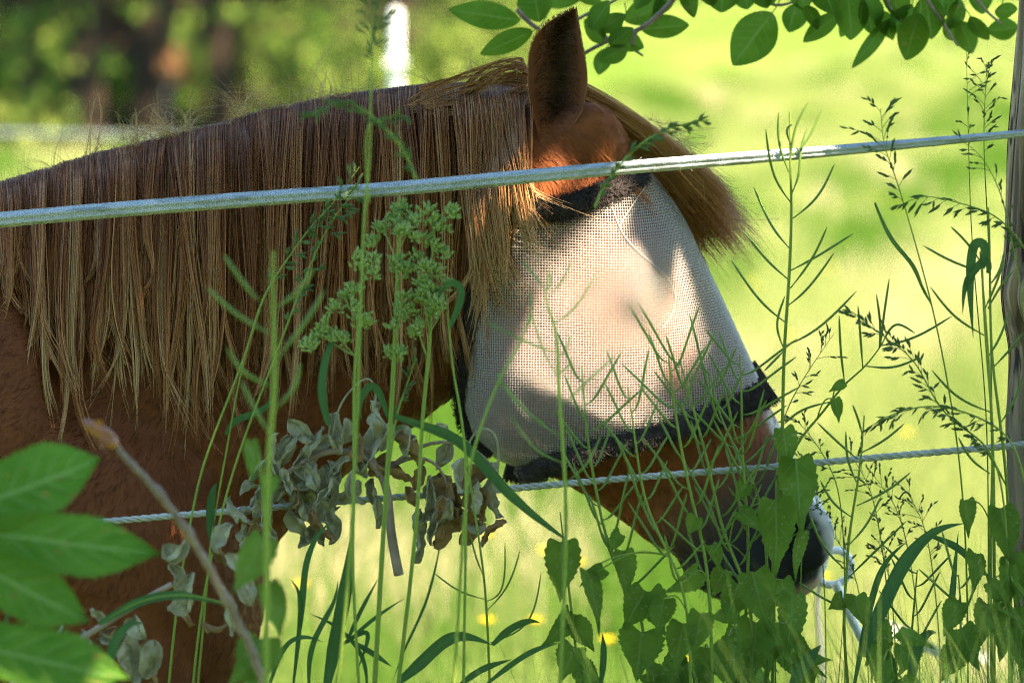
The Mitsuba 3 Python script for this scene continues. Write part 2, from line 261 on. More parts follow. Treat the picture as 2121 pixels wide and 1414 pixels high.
for px, y, r, lab in TREES:
    y = y + .2; x = P(px, 200, y)[0]; k = thing('woodland_tree', lab or 'dim tree trunk standing in the deep shade of the wood', 'tree', None if lab else 'trees deep in the wood')
    TRUNK[k] = (x, y); z = np.array([-.1, .0, .3, 1, 2.5, 5, 8, 11]); c = np.stack([x + .25 * np.sin(z * .4 + px) * z * .06, y + z * .02, z], 1); rr = r * np.array([1.5, 1.35, 1.12, 1, .93, .8, .55, .2])
    tr = tubes(c, rr, 14); n = meshkit.fbm(tr[0] * [18, 18, 3], 3)[:, None] - .5
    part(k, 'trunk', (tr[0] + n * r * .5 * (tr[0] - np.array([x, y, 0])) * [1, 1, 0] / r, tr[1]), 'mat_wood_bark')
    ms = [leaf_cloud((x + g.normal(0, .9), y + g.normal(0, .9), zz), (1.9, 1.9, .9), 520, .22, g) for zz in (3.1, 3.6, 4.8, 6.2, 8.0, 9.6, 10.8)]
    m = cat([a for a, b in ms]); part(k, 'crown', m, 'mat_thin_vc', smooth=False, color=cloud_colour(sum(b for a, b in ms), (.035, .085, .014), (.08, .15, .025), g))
BOUGHS = [(40, 108, 10, 26, 9), (105, 112, 12, 20, 9), (126, 70, 20, 34, 26), (128, 135, 14, 18, 9), (224, 128, 12, 16, 7), (8, 118, 12, 22, 9), (60, 30, 50, 20, 16), (150, 15, 60, 14, 18), (280, 8, 60, 10, 12), (72, 200, 20, 18, 7), (405, 25, 26, 16, 8), (385, 62, 12, 12, 5), (412, 92, 9, 9, 3), (400, 110, 8, 8, 3),
          (530, 20, 26, 16, 12), (546, 84, 12, 9, 4), (572, 74, 14, 12, 6), (628, 92, 26, 24, 26), (668, 58, 18, 22, 12), (538, 152, 9, 8, 3), (566, 142, 10, 8, 3), (398, 194, 12, 10, 4), (520, 110, 10, 10, 3), (480, 20, 30, 12, 8), (120, 165, 20, 16, 6), (20, 60, 20, 14, 6), (600, 20, 30, 14, 10)]
for px, py, rx, ry, n in BOUGHS:
    yy = 17.9 + g.normal(0, .25); c0 = P(px, py, yy); u = PX(yy); x0 = c0[0]; owner = min(TRUNK, key=lambda k: abs(TRUNK[k][0] - x0) + .4 * abs(TRUNK[k][1] - yy))
    a, n2 = leaf_cloud(c0, (rx * u, .12, ry * u), n, .105, g); tx_, ty_ = TRUNK[owner]
    part(owner, 'bough', cat([a, tubes(sm([[tx_, ty_, c0[2] + .5], [(tx_ + x0) / 2, (ty_ + yy) / 2, c0[2] + .45], [x0, yy, c0[2] + ry * u * .5]], 8), np.linspace(.012, .003, 8), 4)]), 'mat_glossy_leaf', smooth=False, stuff=True, color=np.vstack([cloud_colour(n2, (.10, .20, .03), (.30, .38, .08), g), np.tile([.04, .03, .02], (32, 1))]))  # bough leaves coloured brighter than the crown to read as sunlit
SHRUBS = [(20, 21.3, .22, .40, 1), (125, 21.5, .16, .34, 1), (-110, 21.2, .6, 1.0, 0), (-30, 23.6, .4, 1.1, 0), (110, 25.2, .4, 1.1, 0), (500, 21.4, .16, .22, 1), (590, 22.6, .24, .95, 1), (655, 21.8, .30, .75, 1), (705, 22.3, .4, 1.05, 1),
          (770, 23.5, .50, .8, 0), (890, 25.2, .55, .85, 1), (970, 27, .7, 1.0, 1), (1050, 29.5, .8, 1.1, 1), (640, 24.6, .5, 1.25, 0), (240, 25.5, .25, .5, 0), (720, 21.3, .30, .35, 1), (1130, 33, .9, 1.1, 1), (830, 22.9, .4, .4, 1), (525, 26.2, .22, .9, 0), (400, 26, .4, .6, 0)]
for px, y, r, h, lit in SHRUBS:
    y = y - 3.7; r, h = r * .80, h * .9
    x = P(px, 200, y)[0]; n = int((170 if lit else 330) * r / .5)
    k = thing('woodland_shrub', 'leafy bush at the edge of the dark wood' if lit else 'bush between the trunks with leaves coloured dark for shade', 'bush', 'bushes along the wood edge' if lit else 'bushes among the trunks')
    a, n2 = leaf_cloud((x, y, h * .55), (r, r, h * .55), n, .125 if lit else .085, g); part(k, 'foliage', a, 'mat_glossy_leaf', smooth=False, color=cloud_colour(n2, (.11, .20, .03) if lit else (.055, .12, .018), (.30, .37, .09) if lit else (.12, .20, .035), g))  # leaf colour brightened for sunlit bushes, darkened for shaded ones
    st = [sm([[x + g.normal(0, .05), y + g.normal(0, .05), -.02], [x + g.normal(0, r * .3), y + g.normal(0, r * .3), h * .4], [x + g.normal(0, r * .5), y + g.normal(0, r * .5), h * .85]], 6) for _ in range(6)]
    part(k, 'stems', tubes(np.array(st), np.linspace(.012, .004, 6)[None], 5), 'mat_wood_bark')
k = thing('sapling', 'young tree with a reddish sunlit leaf tuft before the dark trunks', 'tree')
p = P(362, 135, 17.9); part(k, 'stem', tubes(sm([[p[0] - .1, 17.9, 0], [p[0] - .05, 17.9, .4], p], 8), .012, 5), 'mat_bark')
a, n2 = leaf_cloud(p, (.09, .06, .13), 45, .075, g); part(k, 'leaves', a, 'mat_thin_vc', smooth=False, color=cloud_colour(n2, (.32, .16, .08), (.42, .24, .12), g))
a, n2 = leaf_cloud((-8, 62, 3), (34, 6, 9), 26000, .55, g, .2)
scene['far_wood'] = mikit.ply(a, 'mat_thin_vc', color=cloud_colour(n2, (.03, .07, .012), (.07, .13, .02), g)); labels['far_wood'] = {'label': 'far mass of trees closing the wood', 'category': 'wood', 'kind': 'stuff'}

# white plastic post and tape of the far fence
k = thing('fence_stake', 'white plastic fence post behind the neck of the horse', 'fence post')
top, d = P(820, 18, 6.5), .018
part(k, 'shaft', tubes(np.array([[top[0], 6.5, z] for z in (-.05, .3, .7, 1.0, top[2] - .03, top[2] - .012, top[2])]), np.array([1, 1, 1, 1, 1, .9, .5]) * d, 16), 'mat_white_plastic')
for z in (.45, .82, 1.1): part(k, 'clip', trimesh.creation.box((.06, .03, .018), trimesh.transformations.translation_matrix((top[0], 6.5 - .032, z))), 'mat_white_plastic', smooth=False)
k = thing('far_fence_stake', 'pale fence stake beyond the frame holding the blurred tape', 'fence post')
part(k, 'shaft', tubes(np.array([[-6.2, 9.3, z] for z in (-.05, .5, 1.0)]), .02, 12), 'mat_white_plastic')
c = np.stack([np.linspace(-6.2, top[0], 20), np.linspace(9.27, 6.46, 20), np.linspace(.80, .86, 20)], 1); bt, uv = blade(c, .013, face=(0, -1, 0), prof=lambda u: np.ones_like(u), fold=0)
scene['far_fence_tape'] = mikit.ply(bt, 'mat_rope', smooth=True); labels['far_fence_tape'] = {'label': 'pale blurred fence tape before the dark wood', 'category': 'fence tape'}

# ---------------------------------------------------------------- the horse
def section_loft(F, J, b, nt, nth, crest=1.0, yc=0.0, grow=(0, 0, 0)):
    """A loft whose cross sections run from front/top points F to under points J (photograph places in the plane y = 0), half width b, narrower at F by crest."""
    F, J, b = np.array(F, float), np.array(J, float), np.array(b, float); ax = (F - J) / np.linalg.norm(F - J, axis=1, keepdims=True)
    F = F + ax * grow[0]; J = J - ax * grow[1]; b = b + grow[2]
    s = np.arange(len(F)); t = np.linspace(0, len(F) - 1, nt)
    F, J, b = PchipInterpolator(s, F)(t), PchipInterpolator(s, J)(t), PchipInterpolator(s, b)(t)
    fw, jw = P(F[:, 0], F[:, 1], 0), P(J[:, 0], J[:, 1], 0); c, h = (fw + jw) / 2, (fw - jw) / 2
    th = np.arange(nth) * 2 * np.pi / nth; co, si = np.cos(th), np.sin(th)
    wob = np.abs(si) ** .86 * np.sign(si) * (1 + (crest - 1) * (.5 + .5 * co))
    v = c[:, None] + h[:, None] * (np.abs(co) ** .9 * np.sign(co))[None, :, None] + (b[:, None] * wob[None])[..., None] * np.array([0, -1.0, 0])
    v[..., 1] += yc
    return v
def close(v):
    nt, n = v.shape[:2]; i, j = np.meshgrid(np.arange(nt - 1), np.arange(n), indexing='ij'); p, q = i * n + j, i * n + (j + 1) % n
    f = np.vstack([np.stack([p, q, q + n], -1).reshape(-1, 3), np.stack([p, q + n, p + n], -1).reshape(-1, 3)])
    vv = np.vstack([v.reshape(-1, 3), v[0].mean(0), v[-1].mean(0)]); a, b = nt * n, nt * n + 1; k = np.arange(n)
    f = np.vstack([f, np.stack([k * 0 + a, (k + 1) % n, k], 1), np.stack([k * 0 + b, k + (nt - 1) * n, (k + 1) % n + (nt - 1) * n], 1)])
    m = trimesh.Trimesh(vv, f, process=False)
    if m.volume < 0: m.invert()
    return m3.Manifold(m3.Mesh(np.asarray(m.vertices, np.float32), np.asarray(m.faces, np.uint32)))
HF = [(1120, 190), (1215, 215), (1325, 330), (1402, 440), (1458, 560), (1514, 680), (1566, 790), (1622, 900), (1668, 1000), (1704, 1070), (1718, 1130), (1702, 1190), (1668, 1222)]
HJ = [(950, 480), (952, 650), (955, 770), (968, 855), (1030, 935), (1125, 975), (1225, 1030), (1325, 1100), (1395, 1145), (1428, 1195), (1500, 1238), (1585, 1250), (1640, 1240)]
HB = [.085, .098, .106, .108, .098, .082, .070, .064, .066, .070, .064, .045, .012]
NF = [(1190, 205), (1040, 182), (900, 178), (700, 205), (450, 268), (200, 330), (0, 388), (-300, 440), (-600, 430)]
NJ = [(1000, 640), (950, 800), (880, 862), (740, 960), (612, 1075), (530, 1190), (450, 1370), (370, 1560), (150, 1750)]
NB = [.085, .092, .095, .100, .112, .130, .155, .19, .235]
head = section_loft(HF, HJ, HB, 90, 64); neck = section_loft(NF, NJ, NB, 90, 72, crest=.55)
def ball(p, r):
    s = m3.Manifold.sphere(1.0, 24); r = np.broadcast_to(r, 3); return s.scale([float(x) for x in r]).translate([float(x) for x in p])
def bone(*ps): return m3.Manifold.batch_hull([ball(p[:3], p[3:] if len(p) > 4 else p[3]) for p in ps])
W0 = lambda px, py, y=0.0: P(px, py, y)
parts = [close(head), close(neck)]
parts += [bone((-.62, 0, .93, .2, .22, .30), (-1.1, 0, .90, .3, .29, .30)), bone((-1.1, 0, .90, .3, .29, .30), (-1.5, 0, .96, .24, .25, .27)), bone((-.40, 0, .84, .13, .18, .22), (-.7, 0, .9, .2, .22, .28)), bone((-1.5, 0, .97, .22, .25, .26), (-1.72, 0, .95, .12, .16, .2))]
for s in (-1, 1):
    parts += [bone((-.44, s * .12, .78, .11, .07, .16), (-.41, s * .125, .52, .065, .05, .09)), bone((-.41, s * .125, .54, .055), (-.395, s * .12, .38, .042)), bone((-.395, s * .12, .38, .045), (-.40, s * .12, .14, .028)), bone((-.40, s * .12, .14, .031), (-.375, s * .12, .06, .036)), bone((-.375, s * .12, .06, .036), (-.36, s * .12, .02, .052, .05, .02)),
              bone((-1.62, s * .13, .88, .16, .1, .18), (-1.52, s * .14, .6, .09, .06, .1)), bone((-1.52, s * .14, .6, .075), (-1.72, s * .13, .42, .05)), bone((-1.72, s * .13, .42, .046), (-1.70, s * .13, .14, .03)), bone((-1.70, s * .13, .14, .033), (-1.66, s * .13, .06, .038)), bone((-1.66, s * .13, .06, .038), (-1.65, s * .13, .02, .055, .052, .02))]
    e = P(1338, 560, 0); parts += [ball(e + [0, s * .088, 0], (.030, .014, .022))]                           # eye socket
    e = P(1065, 775, 0); parts += [ball(e + [0, s * .058, 0], (.045, .020, .075))]                           # round cheek
    a, b2 = P(1290, 690, 0), P(1420, 830, 0); parts += [bone((*(a + [0, s * .092, 0]), .012), (*(b2 + [0, s * .066, 0]), .010))]   # facial crest
    e = P(1650, 1090, 0); parts += [ball(e + [0, s * .058, 0], (.036, .02, .042))]                          # nostril rim
    e = P(1210, 300, 0); parts += [ball(e + [0, s * .062, 0], (.045, .024, .05))]
def ear_shell(s, side):
    """The outer or inner skin of an ear cupped towards the camera's side: s = -1 the near ear, +1 the far one."""
    ed = [(0, 1122, 1176, 318), (.11, 1112, 1184, 272), (.25, 1099, 1208, 228), (.40, 1093, 1217, 172), (.54, 1094, 1213, 126), (.67, 1102, 1206, 90), (.79, 1121, 1201, 60), (.90, 1150, 1197, 38), (.96, 1172, 1195, 27), (1, 1190, 1193, 19)]
    return np.array(ed, float)
ED = ear_shell(-1, 0)
def ear_mesh(s):
    t = np.linspace(0, 1, 26); k = np.linspace(0, 1, len(ED)); L, R, Y = [PchipInterpolator(k, ED[:, i])(t) for i in (1, 2, 3)]
    yb = (-.075 + .02 * t) * -s * (1 if s > 0 else -1) if False else np.where(s < 0, -.082 + .010 * t, .082 - .010 * t)
    dx = 0 if s < 0 else -9
    sh = []
    for inner in (0, 1):
        u = np.linspace(-1, 1, 15); rows = []
        for i in range(len(t)):
            w = (R[i] - L[i]) / 2 * (1 - .0 * inner); cx = (L[i] + R[i]) / 2 + dx
            depth = (.034 * (1 - t[i]) ** .6 + .001) * (1 - np.abs(u) ** 1.8)
            yy = yb[i] + depth - (.0045 * (1 - np.abs(u) ** 6) + .0008) * inner
            if s > 0: yy = yb[i] + depth * .7 - .0045 * inner * (1 - np.abs(u) ** 6) - .0008 * inner
            off = 10 * np.sin(u * 1.5) * (1 - t[i])
            rows.append(P(cx + u * w * (1 if s < 0 else .9), Y[i] + (0 if s < 0 else 22) + (6 * (1 - np.abs(u)) * (0 if t[i] > .9 else 1)), yy))
        sh.append(np.array(rows))
    o, n2 = sh; ring = np.concatenate([o, n2[:, ::-1]], 1)
    return close(ring)
parts += [ear_mesh(-1), ear_mesh(1)]
body = m3.Manifold.batch_boolean(parts, m3.OpType.Add)
for s in (-1, 1):
    a, b2 = P(1646, 1072, 0), P(1640, 1100, 0); body = body - bone((*(a + [0, s * .083, 0]), .010, .02, .014), (*(b2 + [-.004, s * .085, 0]), .008, .02, .016))
body = body.refine_to_length(.011)
mm = body.to_mesh(); bm = trimesh.Trimesh(mm.vert_properties[:, :3], mm.tri_verts, process=False); bm.merge_vertices()
V0 = np.array(bm.vertices)
bm = trimesh.smoothing.filter_taubin(bm, lamb=.5, nu=.52, iterations=14)
V1 = np.array(bm.vertices); px0, py0 = Q(V0); keep = (py0 < 292) & (px0 > 1030) & (px0 < 1230) & (np.abs(V0[:, 1]) > .03)
V1[keep] = V0[keep]; bm.vertices = V1
CH, CH2 = np.array([.185, .050, .014]), np.array([.29, .092, .024])
def sstep(a, b, x): t = np.clip((x - a) / (b - a), 0, 1); return t * t * (3 - 2 * t)
def coat_colour(p):
    """The coat's colours over the body: chestnut, paler flanks of the face, dark skin of the muzzle, white stripe, pink lip, plus painted sun on the chin tuft and painted shade in the ears."""
    x, y = P(0, 0, 0)[0], 0; q = np.asarray(p); k = 1900.0 / 1.0
    X, Y = Q(np.stack([q[:, 0], q[:, 1] * 0, q[:, 2]], 1))
    n = meshkit.fbm(q * 14, 3, 2)[:, None]; n2 = meshkit.fbm(q * [60, 60, 60], 2, 5)[:, None]
    c = CH * (1 - n) + CH2 * n; c = c * (.82 + .36 * n2)
    ax = (X - 1130) * .496 + (Y - 230) * .868          # along the face, poll to lips, in photograph pixels
    ac = (X - 1130) * .868 - (Y - 230) * .496          # across it, towards the front
    inhead = (X > 1130)
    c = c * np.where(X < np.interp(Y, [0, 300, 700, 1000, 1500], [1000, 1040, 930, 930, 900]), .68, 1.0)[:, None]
    roan = sstep(760, 900, ax) * inhead
    c = c * (1 - roan[:, None]) + np.array([.10, .066, .05]) * roan[:, None]
    dark = sstep(845, 955, ax + 40 * (n[:, 0] - .5) + ac * .12) * inhead
    lid = np.exp(-(((X - 1338) / 46) ** 2 + ((Y - 566) / 34) ** 2)); c = c * (1 - .85 * lid[:, None]) + np.array([.012, .009, .008]) * .85 * lid[:, None]
    tuft = np.exp(-(((X - 1345) / 75) ** 2 + ((Y - 1080) / 55) ** 2)); dark = dark * (1 - np.clip(tuft * 1.5, 0, 1)); c = c * (1 + 1.3 * np.clip(tuft, 0, 1)[:, None] * np.array([1.15, 1, .8]))  # chin tuft colour brightened to stand for sun caught in the hair
    c = c * (1 - dark[:, None]) + np.array([.030, .028, .032]) * (.7 + .7 * n2) * dark[:, None]
    F = np.array(HF, float); fx = np.interp(Y, F[:, 1], F[:, 0])
    white = sstep(30, 12, fx - X + 6 * (n[:, 0] - .5) + np.abs(q[:, 1]) * 100) * sstep(800, 900, Y) * (X > 1500)
    c = c * (1 - white[:, None]) + np.array([.66, .63, .60]) * white[:, None]
    pink = sstep(1178, 1200, Y + .25 * (X - 1650) + 26 * (n[:, 0] - .5)) * (X > 1560)
    c = c * (1 - pink[:, None]) + np.array([.48, .31, .23]) * pink[:, None]
    ear = (X > 1060) & (X < 1225) & (Y < 262) & (np.abs(q[:, 1]) > .035)
    inner = ear * sstep(262, 205, Y) * (.55 + .95 * np.exp(-((X - 1162 + (Y - 150) * .05) / 30) ** 2))  # ear hollow darkened in the colour to deepen its shade
    c = c * (1 - .62 * inner[:, None]) + np.array([.030, .018, .012]) * .62 * inner[:, None]
    hoof = q[:, 2] < .05; c[hoof] = [.05, .04, .035]
    return np.clip(c, .004, .9)
HORSE = thing('horse', 'chestnut horse in profile wearing a pale mesh fly mask behind the fence', 'horse')
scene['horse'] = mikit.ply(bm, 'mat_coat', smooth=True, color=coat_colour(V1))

# near surface of neck and head as depth over the photograph, for hair and mask
def near_field(v):
    q = v[:, 1:v.shape[1] // 2].reshape(-1, 3); X, Y = Q(q); return np.stack([X, Y], 1), q[:, 1]
a, ya = near_field(neck); b, yb = near_field(head)
f1, f2 = LinearNDInterpolator(a, ya), LinearNDInterpolator(b, yb)
GX, GY = np.arange(-320, 1760, 4.0), np.arange(100, 1500, 4.0)
gx, gy = np.meshgrid(GX, GY, indexing='ij'); D = np.fmin(f1(gx, gy), f2(gx, gy)); D = np.where(np.isnan(D), .0, D)
e1 = ((gx - 1010) / 90) ** 2 + ((gy - 770) / 120) ** 2; D = D - np.where(e1 < 1, np.clip(1 - e1, 0, 1) ** .5 * .012, 0)
from scipy.ndimage import gaussian_filter, map_coordinates
DS = gaussian_filter(D, 3)
def near(px, py):
    return map_coordinates(DS, [(np.asarray(px, float) - GX[0]) / 4, (np.asarray(py, float) - GY[0]) / 4], order=1, mode='nearest')
# eyes
for s in (-1, 1):
    e = P(1343, 562, 0) + [0, s * .090, 0]; m = trimesh.creation.icosphere(2, 1); m.apply_scale([.019, .0135, .015]); m.apply_translation(e); part('horse', 'eye', m, 'mat_eye')

def hairs(px, py, y, r, col, sides=3):
    """N strands given by photograph places (N, M) and depths, radii (N, M), colours (N, M, 3)."""
    pts = P(px, py, y); m = tubes(pts, r, sides); return m, np.repeat(col.reshape(-1, 3), sides, 0)
# mane: combed clumps hanging over the near side of the neck
g = np.random.default_rng(77)
def crest_y(x): return np.interp(x, [-320, -300, 0, 200, 450, 560, 700, 900, 1000, 1060, 1110], [440, 440, 378, 318, 258, 226, 196, 172, 170, 172, 185])
BX = [-320, -200, -60, 0, 60, 150, 200, 260, 330, 400, 460, 540, 620, 700, 760, 830, 900, 940, 985, 1015, 1045, 1070, 1105]
BY = [640, 640, 640, 640, 690, 830, 760, 770, 790, 860, 850, 850, 800, 770, 800, 810, 800, 790, 690, 600, 560, 500, 490]
M = 18; PXs, PYs, YYs, RRs, CCs = [], [], [], [], []
TAN, MID, DRK = np.array([.48, .275, .125]), np.array([.35, .132, .040]), np.array([.155, .052, .017])
def clump(x0, y0, x1, y1, n, spread, tipspread, lift, tone, wav=5.0, over=1.0, bow=0.0):
    s = np.linspace(0, 1, M)[None]; o = g.normal(0, 1, (n, 1)); ph = g.uniform(0, 6.28, 2)
    L = np.clip(1 + g.normal(-.06, .09, (n, 1)), .6, 1.25); ss = s * L
    wide = spread * (1 - ss ** 1.4) + tipspread * ss ** 1.4
    px = x0 + (x1 - x0) * ss ** 1.1 + o * wide + wav * np.sin(ss * 5.2 + ph[0]) * ss + g.normal(0, 1.6, (n, 1)) * np.sin(s * g.uniform(3, 9, (n, 1)) + g.uniform(0, 6, (n, 1))) * (.4 + 1.6 * ss) + bow * np.sin(np.pi * np.clip(ss, 0, 1))
    tipc = g.normal(0, 22) * np.clip(ss - .78, 0, 1) ** 1.5 * 9; px = px + tipc * (1 + .25 * o)
    py = y0 + (y1 - y0) * (ss * .97 + .03 * np.sin(ss * 3)) - over * 9 * np.sin(np.clip(s * 9, 0, np.pi)) * (1 + .25 * o)
    y = near(px, py) - lift * np.clip(s * 6, 0, 1) - .004 - np.abs(g.normal(0, .0035, (n, 1))) - .0025 * np.sin(ss * 4 + ph[1])
    y = np.where(s < .07, y + .014 * (1 - s / .07), y)
    r = (.00040 + .00016 * g.uniform(size=(n, 1))) * np.clip(1.25 - ss ** 6, .3, 1) * np.ones_like(s)
    t = np.clip(tone + g.normal(0, .22, (n, 1)) + .75 * (ss - .42), 0, 1.3)[..., None]
    c = np.where(t < .5, DRK * (1 - 2 * t) + MID * 2 * t, MID * (2 - 2 * t) + TAN * (2 * t - 1)) * (1 + g.normal(0, .1, (n, 1, 1)))
    PXs.append(px); PYs.append(py); YYs.append(y); RRs.append(r); CCs.append(np.clip(c, .004, .6) * np.ones((n, M, 1)))
for x0 in np.arange(-330, 1085, 7.0):                                    # the dense dark under layer
    x = x0 + g.normal(0, 4); yb2 = np.interp(x, BX, BY)
    clump(x, crest_y(x), x + g.normal(0, 10), max(yb2 - abs(g.normal(40, 50)), crest_y(x) + 130), int(g.integers(22, 34)), 6.5, 4.0, .003 + .003 * g.uniform(), .24 + g.normal(0, .10), 4)
for x0 in np.arange(-330, 1080, 9.5):                                     # locks that lie on top of it
    x = x0 + g.normal(0, 7); yb2 = np.interp(x, BX, BY); w = g.choice([3.0, 4.5, 6.5]); end = yb2 + g.normal(5, 50) if g.uniform() < .7 else yb2 - abs(g.normal(90, 90))
    clump(x, crest_y(x), x + g.normal(-4, 24) + (14 if x > 850 else 0), max(end, crest_y(x) + 140), int(w * g.uniform(4, 8)), w * 1.3, w * .38, .006 + .018 * g.uniform(), .42 + g.normal(0, .22), g.uniform(4, 16), bow=g.normal(0, 9))
for x0, x1, y1 in [(960, 1010, 640), (985, 1030, 600), (1000, 1050, 560), (1015, 1060, 500), (1030, 1085, 500), (1040, 1095, 470), (1050, 1110, 450), (1000, 990, 655), (975, 985, 640), (1020, 1035, 600), (1055, 1085, 520)]:
    for q in range(3): clump(x0 + g.normal(0, 14), crest_y(x0) + 6, x1 + g.normal(0, 12), y1 + g.normal(0, 25), 24, 8, 3.5, .030 + g.uniform(0, .008), .75 + g.normal(0, .1), 6)
for x0, x1, y1 in [(130, 150, 930), (70, 95, 870), (215, 205, 800), (250, 300, 860), (330, 345, 870), (395, 400, 880), (160, 150, 850)]: clump(x0, crest_y(x0), x1, y1, 26, 6, 2, .016, .9, 7)
# swept tresses from behind the near ear over the crest, hanging strands beside the ear
for i in range(16):
    s0 = (1090 + g.normal(0, 4), 128 + i * 6 + g.normal(0, 3)); n = 26; s = np.linspace(0, 1, M)[None]; o = g.normal(0, 1, (n, 1))
    ex, ey = 830 + g.uniform(0, 160), 178 + g.uniform(0, 60)
    px = s0[0] + (ex - s0[0]) * s + o * 2; py = s0[1] + (ey - s0[1]) * s - (16 + 8 * np.sin(i)) * np.sin(np.pi * s) * (1.2 if i < 9 else -.6) + o * 3 * (1 - .3 * s) + 3 * np.sin(s * 7 + o)
    y = np.clip(near(px, py), -.2, -.015) - .012 - .014 * np.sin(np.pi * s) - np.abs(o) * .002
    PXs.append(px); PYs.append(py); YYs.append(y); RRs.append(np.full_like(px, .0004)); t = np.clip(.62 + g.normal(0, .2, (n, 1, 1)), 0, 1); CCs.append((MID * (1 - t) + TAN * t) * np.ones((n, M, 1)))
# wisps standing up along the crest
for i in range(150):
    x = g.choice([g.uniform(0, 330), g.normal(300, 26), g.normal(515, 40), g.normal(640, 60), g.uniform(450, 1080), g.normal(370, 18)]); n = int(g.integers(2, 9)); s = np.linspace(0, 1, M)[None]
    h = abs(g.normal(26, 26)) + 10; lean = g.normal(-8, 38); k = g.uniform(-2.2, 2.2)
    o = g.normal(0, 1, (n, 1)); px = x + o * 5 + lean * s + k * 22 * s ** 2 * (1 + .4 * o) + 7 * np.sin(s * 5 + o * 2) * s; py = crest_y(x) + 6 - h * (1 + .3 * o) * np.sin(s * (1.2 + .8 * g.uniform())) / 1
    y = np.full_like(px, 0) + g.normal(0, .012); PXs.append(px); PYs.append(py); YYs.append(y); RRs.append(np.full_like(px, .00022) * np.clip(1.2 - s, .4, 1)); CCs.append(np.array([.42, .27, .10]) * (1 + g.normal(0, .2, (n, 1, 1))) * np.ones((n, M, 1)))
m, c = hairs(np.vstack(PXs), np.vstack(PYs), np.vstack(YYs), np.vstack(RRs), np.concatenate(CCs)); NSTR = sum(len(x) for x in PXs)
part('horse', 'mane', m, 'mat_hair', color=c, label='long brown mane with sun bleached ends hanging over the near side of the neck')
# forelock
PXs, PYs, YYs, RRs, CCs = [], [], [], [], []
for i in range(230):
    n = 22; s = np.linspace(0, 1, M)[None]; o = g.normal(0, 1, (n, 1)); v = g.uniform(0, 1)          # v: 0 top edge, 1 lower edge
    x0, y0 = 1192 + 20 * v + g.normal(0, 4), 176 + 98 * v + g.normal(0, 4)
    L = np.clip(g.normal(.95, .12), .55, 1.12)
    cx, cy = 1372 - 82 * v, 262 + 78 * v; ex, ey = 1518 - 95 * v ** 1.2, 470 - 40 * (1 - v) + 25 * v
    ss = s * L * np.clip(1 + g.normal(0, .06, (n, 1)), .7, 1.2)
    px = (1 - ss) ** 2 * x0 + 2 * ss * (1 - ss) * cx + ss ** 2 * ex + o * (2.5 + 7 * ss ** 2) + 7 * np.sin(ss * 6 + i) * ss
    py = (1 - ss) ** 2 * y0 + 2 * ss * (1 - ss) * cy + ss ** 2 * ey - o * (2.5 + 4 * ss) + 4 * np.sin(ss * 4 + i * 2 + o) * ss
    dep = g.uniform(-1, 1); base = np.where(v < .3, dep * .05, -.03 - .05 * (1 - abs(v - .6)))
    y = np.minimum(near(px, py), 0) - .003 - .004 * (v > .25) + (1 - np.clip(v * 1.5, 0, 1)) * dep * .05 - np.abs(o) * .003 - .005 * np.sin(np.pi * np.clip(ss, 0, 1)) * v
    PXs.append(px); PYs.append(py); YYs.append(y); RRs.append((.00040 * np.clip(1.2 - ss ** 5, .35, 1)) * np.ones_like(s)); t = np.clip(.75 - .55 * v - .25 * ss + g.normal(0, .16, (n, 1)), 0, 1)[..., None]
    CCs.append((np.array([.34, .118, .028]) * (1 - t) + np.array([.50, .265, .085]) * t) * np.ones((n, M, 1)))
for i in range(260):                                                       # fine loose ends
    n = 1; s = np.linspace(0, 1, M)[None]; x0, y0 = 1330 + g.uniform(0, 190), 0; y0 = np.interp(x0, [1330, 1400, 1470, 1520], [240, 285, 360, 440]) + g.normal(6, 14)
    a = math.atan2(1.1, 1) + g.normal(0, .5); L = abs(g.normal(40, 26)) + 12; px = x0 + L * s * math.cos(a) + g.normal(0, 6) * s ** 2; py = y0 + L * s * math.sin(a) + g.normal(0, 10) * s ** 2
    PXs.append(px); PYs.append(py); YYs.append(np.full_like(px, g.normal(0, .025))); RRs.append(np.full_like(px, .00022)); CCs.append(np.tile([.24, .12, .045], (1, M, 1)))
m, c = hairs(np.vstack(PXs), np.vstack(PYs), np.vstack(YYs), np.vstack(RRs), np.concatenate(CCs)); part('horse', 'forelock', m, 'mat_hair', color=c, label='reddish brown forelock swept forward over the forehead')
# short coat hair
g = np.random.default_rng(9)
pts, fi = trimesh.sample.sample_surface(bm, 230000, seed=4); nn = bm.face_normals[fi]; X, Y = Q(pts)
ok = (X > -60) & (X < 1800) & (Y < 1460) & ((nn[:, 1] < .25)) & ~((X > 1090) & (X < 1220) & (Y < 225)) & ~((X > 1560) & (Y > 1020))
hid = (Y < np.interp(X, BX, BY) - 60) & (X < 1060) & (Y > crest_y(X) + 10); ok &= ~hid
pts, nn, X, Y = pts[ok], nn[ok], X[ok], Y[ok]; sel = g.permutation(len(pts))[:52000]; pts, nn, X, Y = pts[sel], nn[sel], X[sel], Y[sel]; n = len(pts)
HX = X > np.interp(Y, [0, 300, 700, 1000, 1500], [1090, 1070, 985, 1000, 1000])
ang = np.where(HX, 1.05 + .5 * np.sin(X * .011 + Y * .017), 2.15 + .35 * np.sin(X * .013) + .3 * np.sin(Y * .01)) + g.normal(0, .11, n)
d = np.cos(ang)[:, None] * RGT - np.sin(ang)[:, None] * np.array([0, 0, 1.0]); d = d - nn * np.sum(d * nn, 1)[:, None]; d /= np.linalg.norm(d, axis=1, keepdims=True) + 1e-9
tuft = np.exp(-(((X - 1350) / 70) ** 2 + ((Y - 1105) / 45) ** 2)); earb = np.exp(-(((X - 1180) / 90) ** 2 + ((Y - 310) / 60) ** 2))
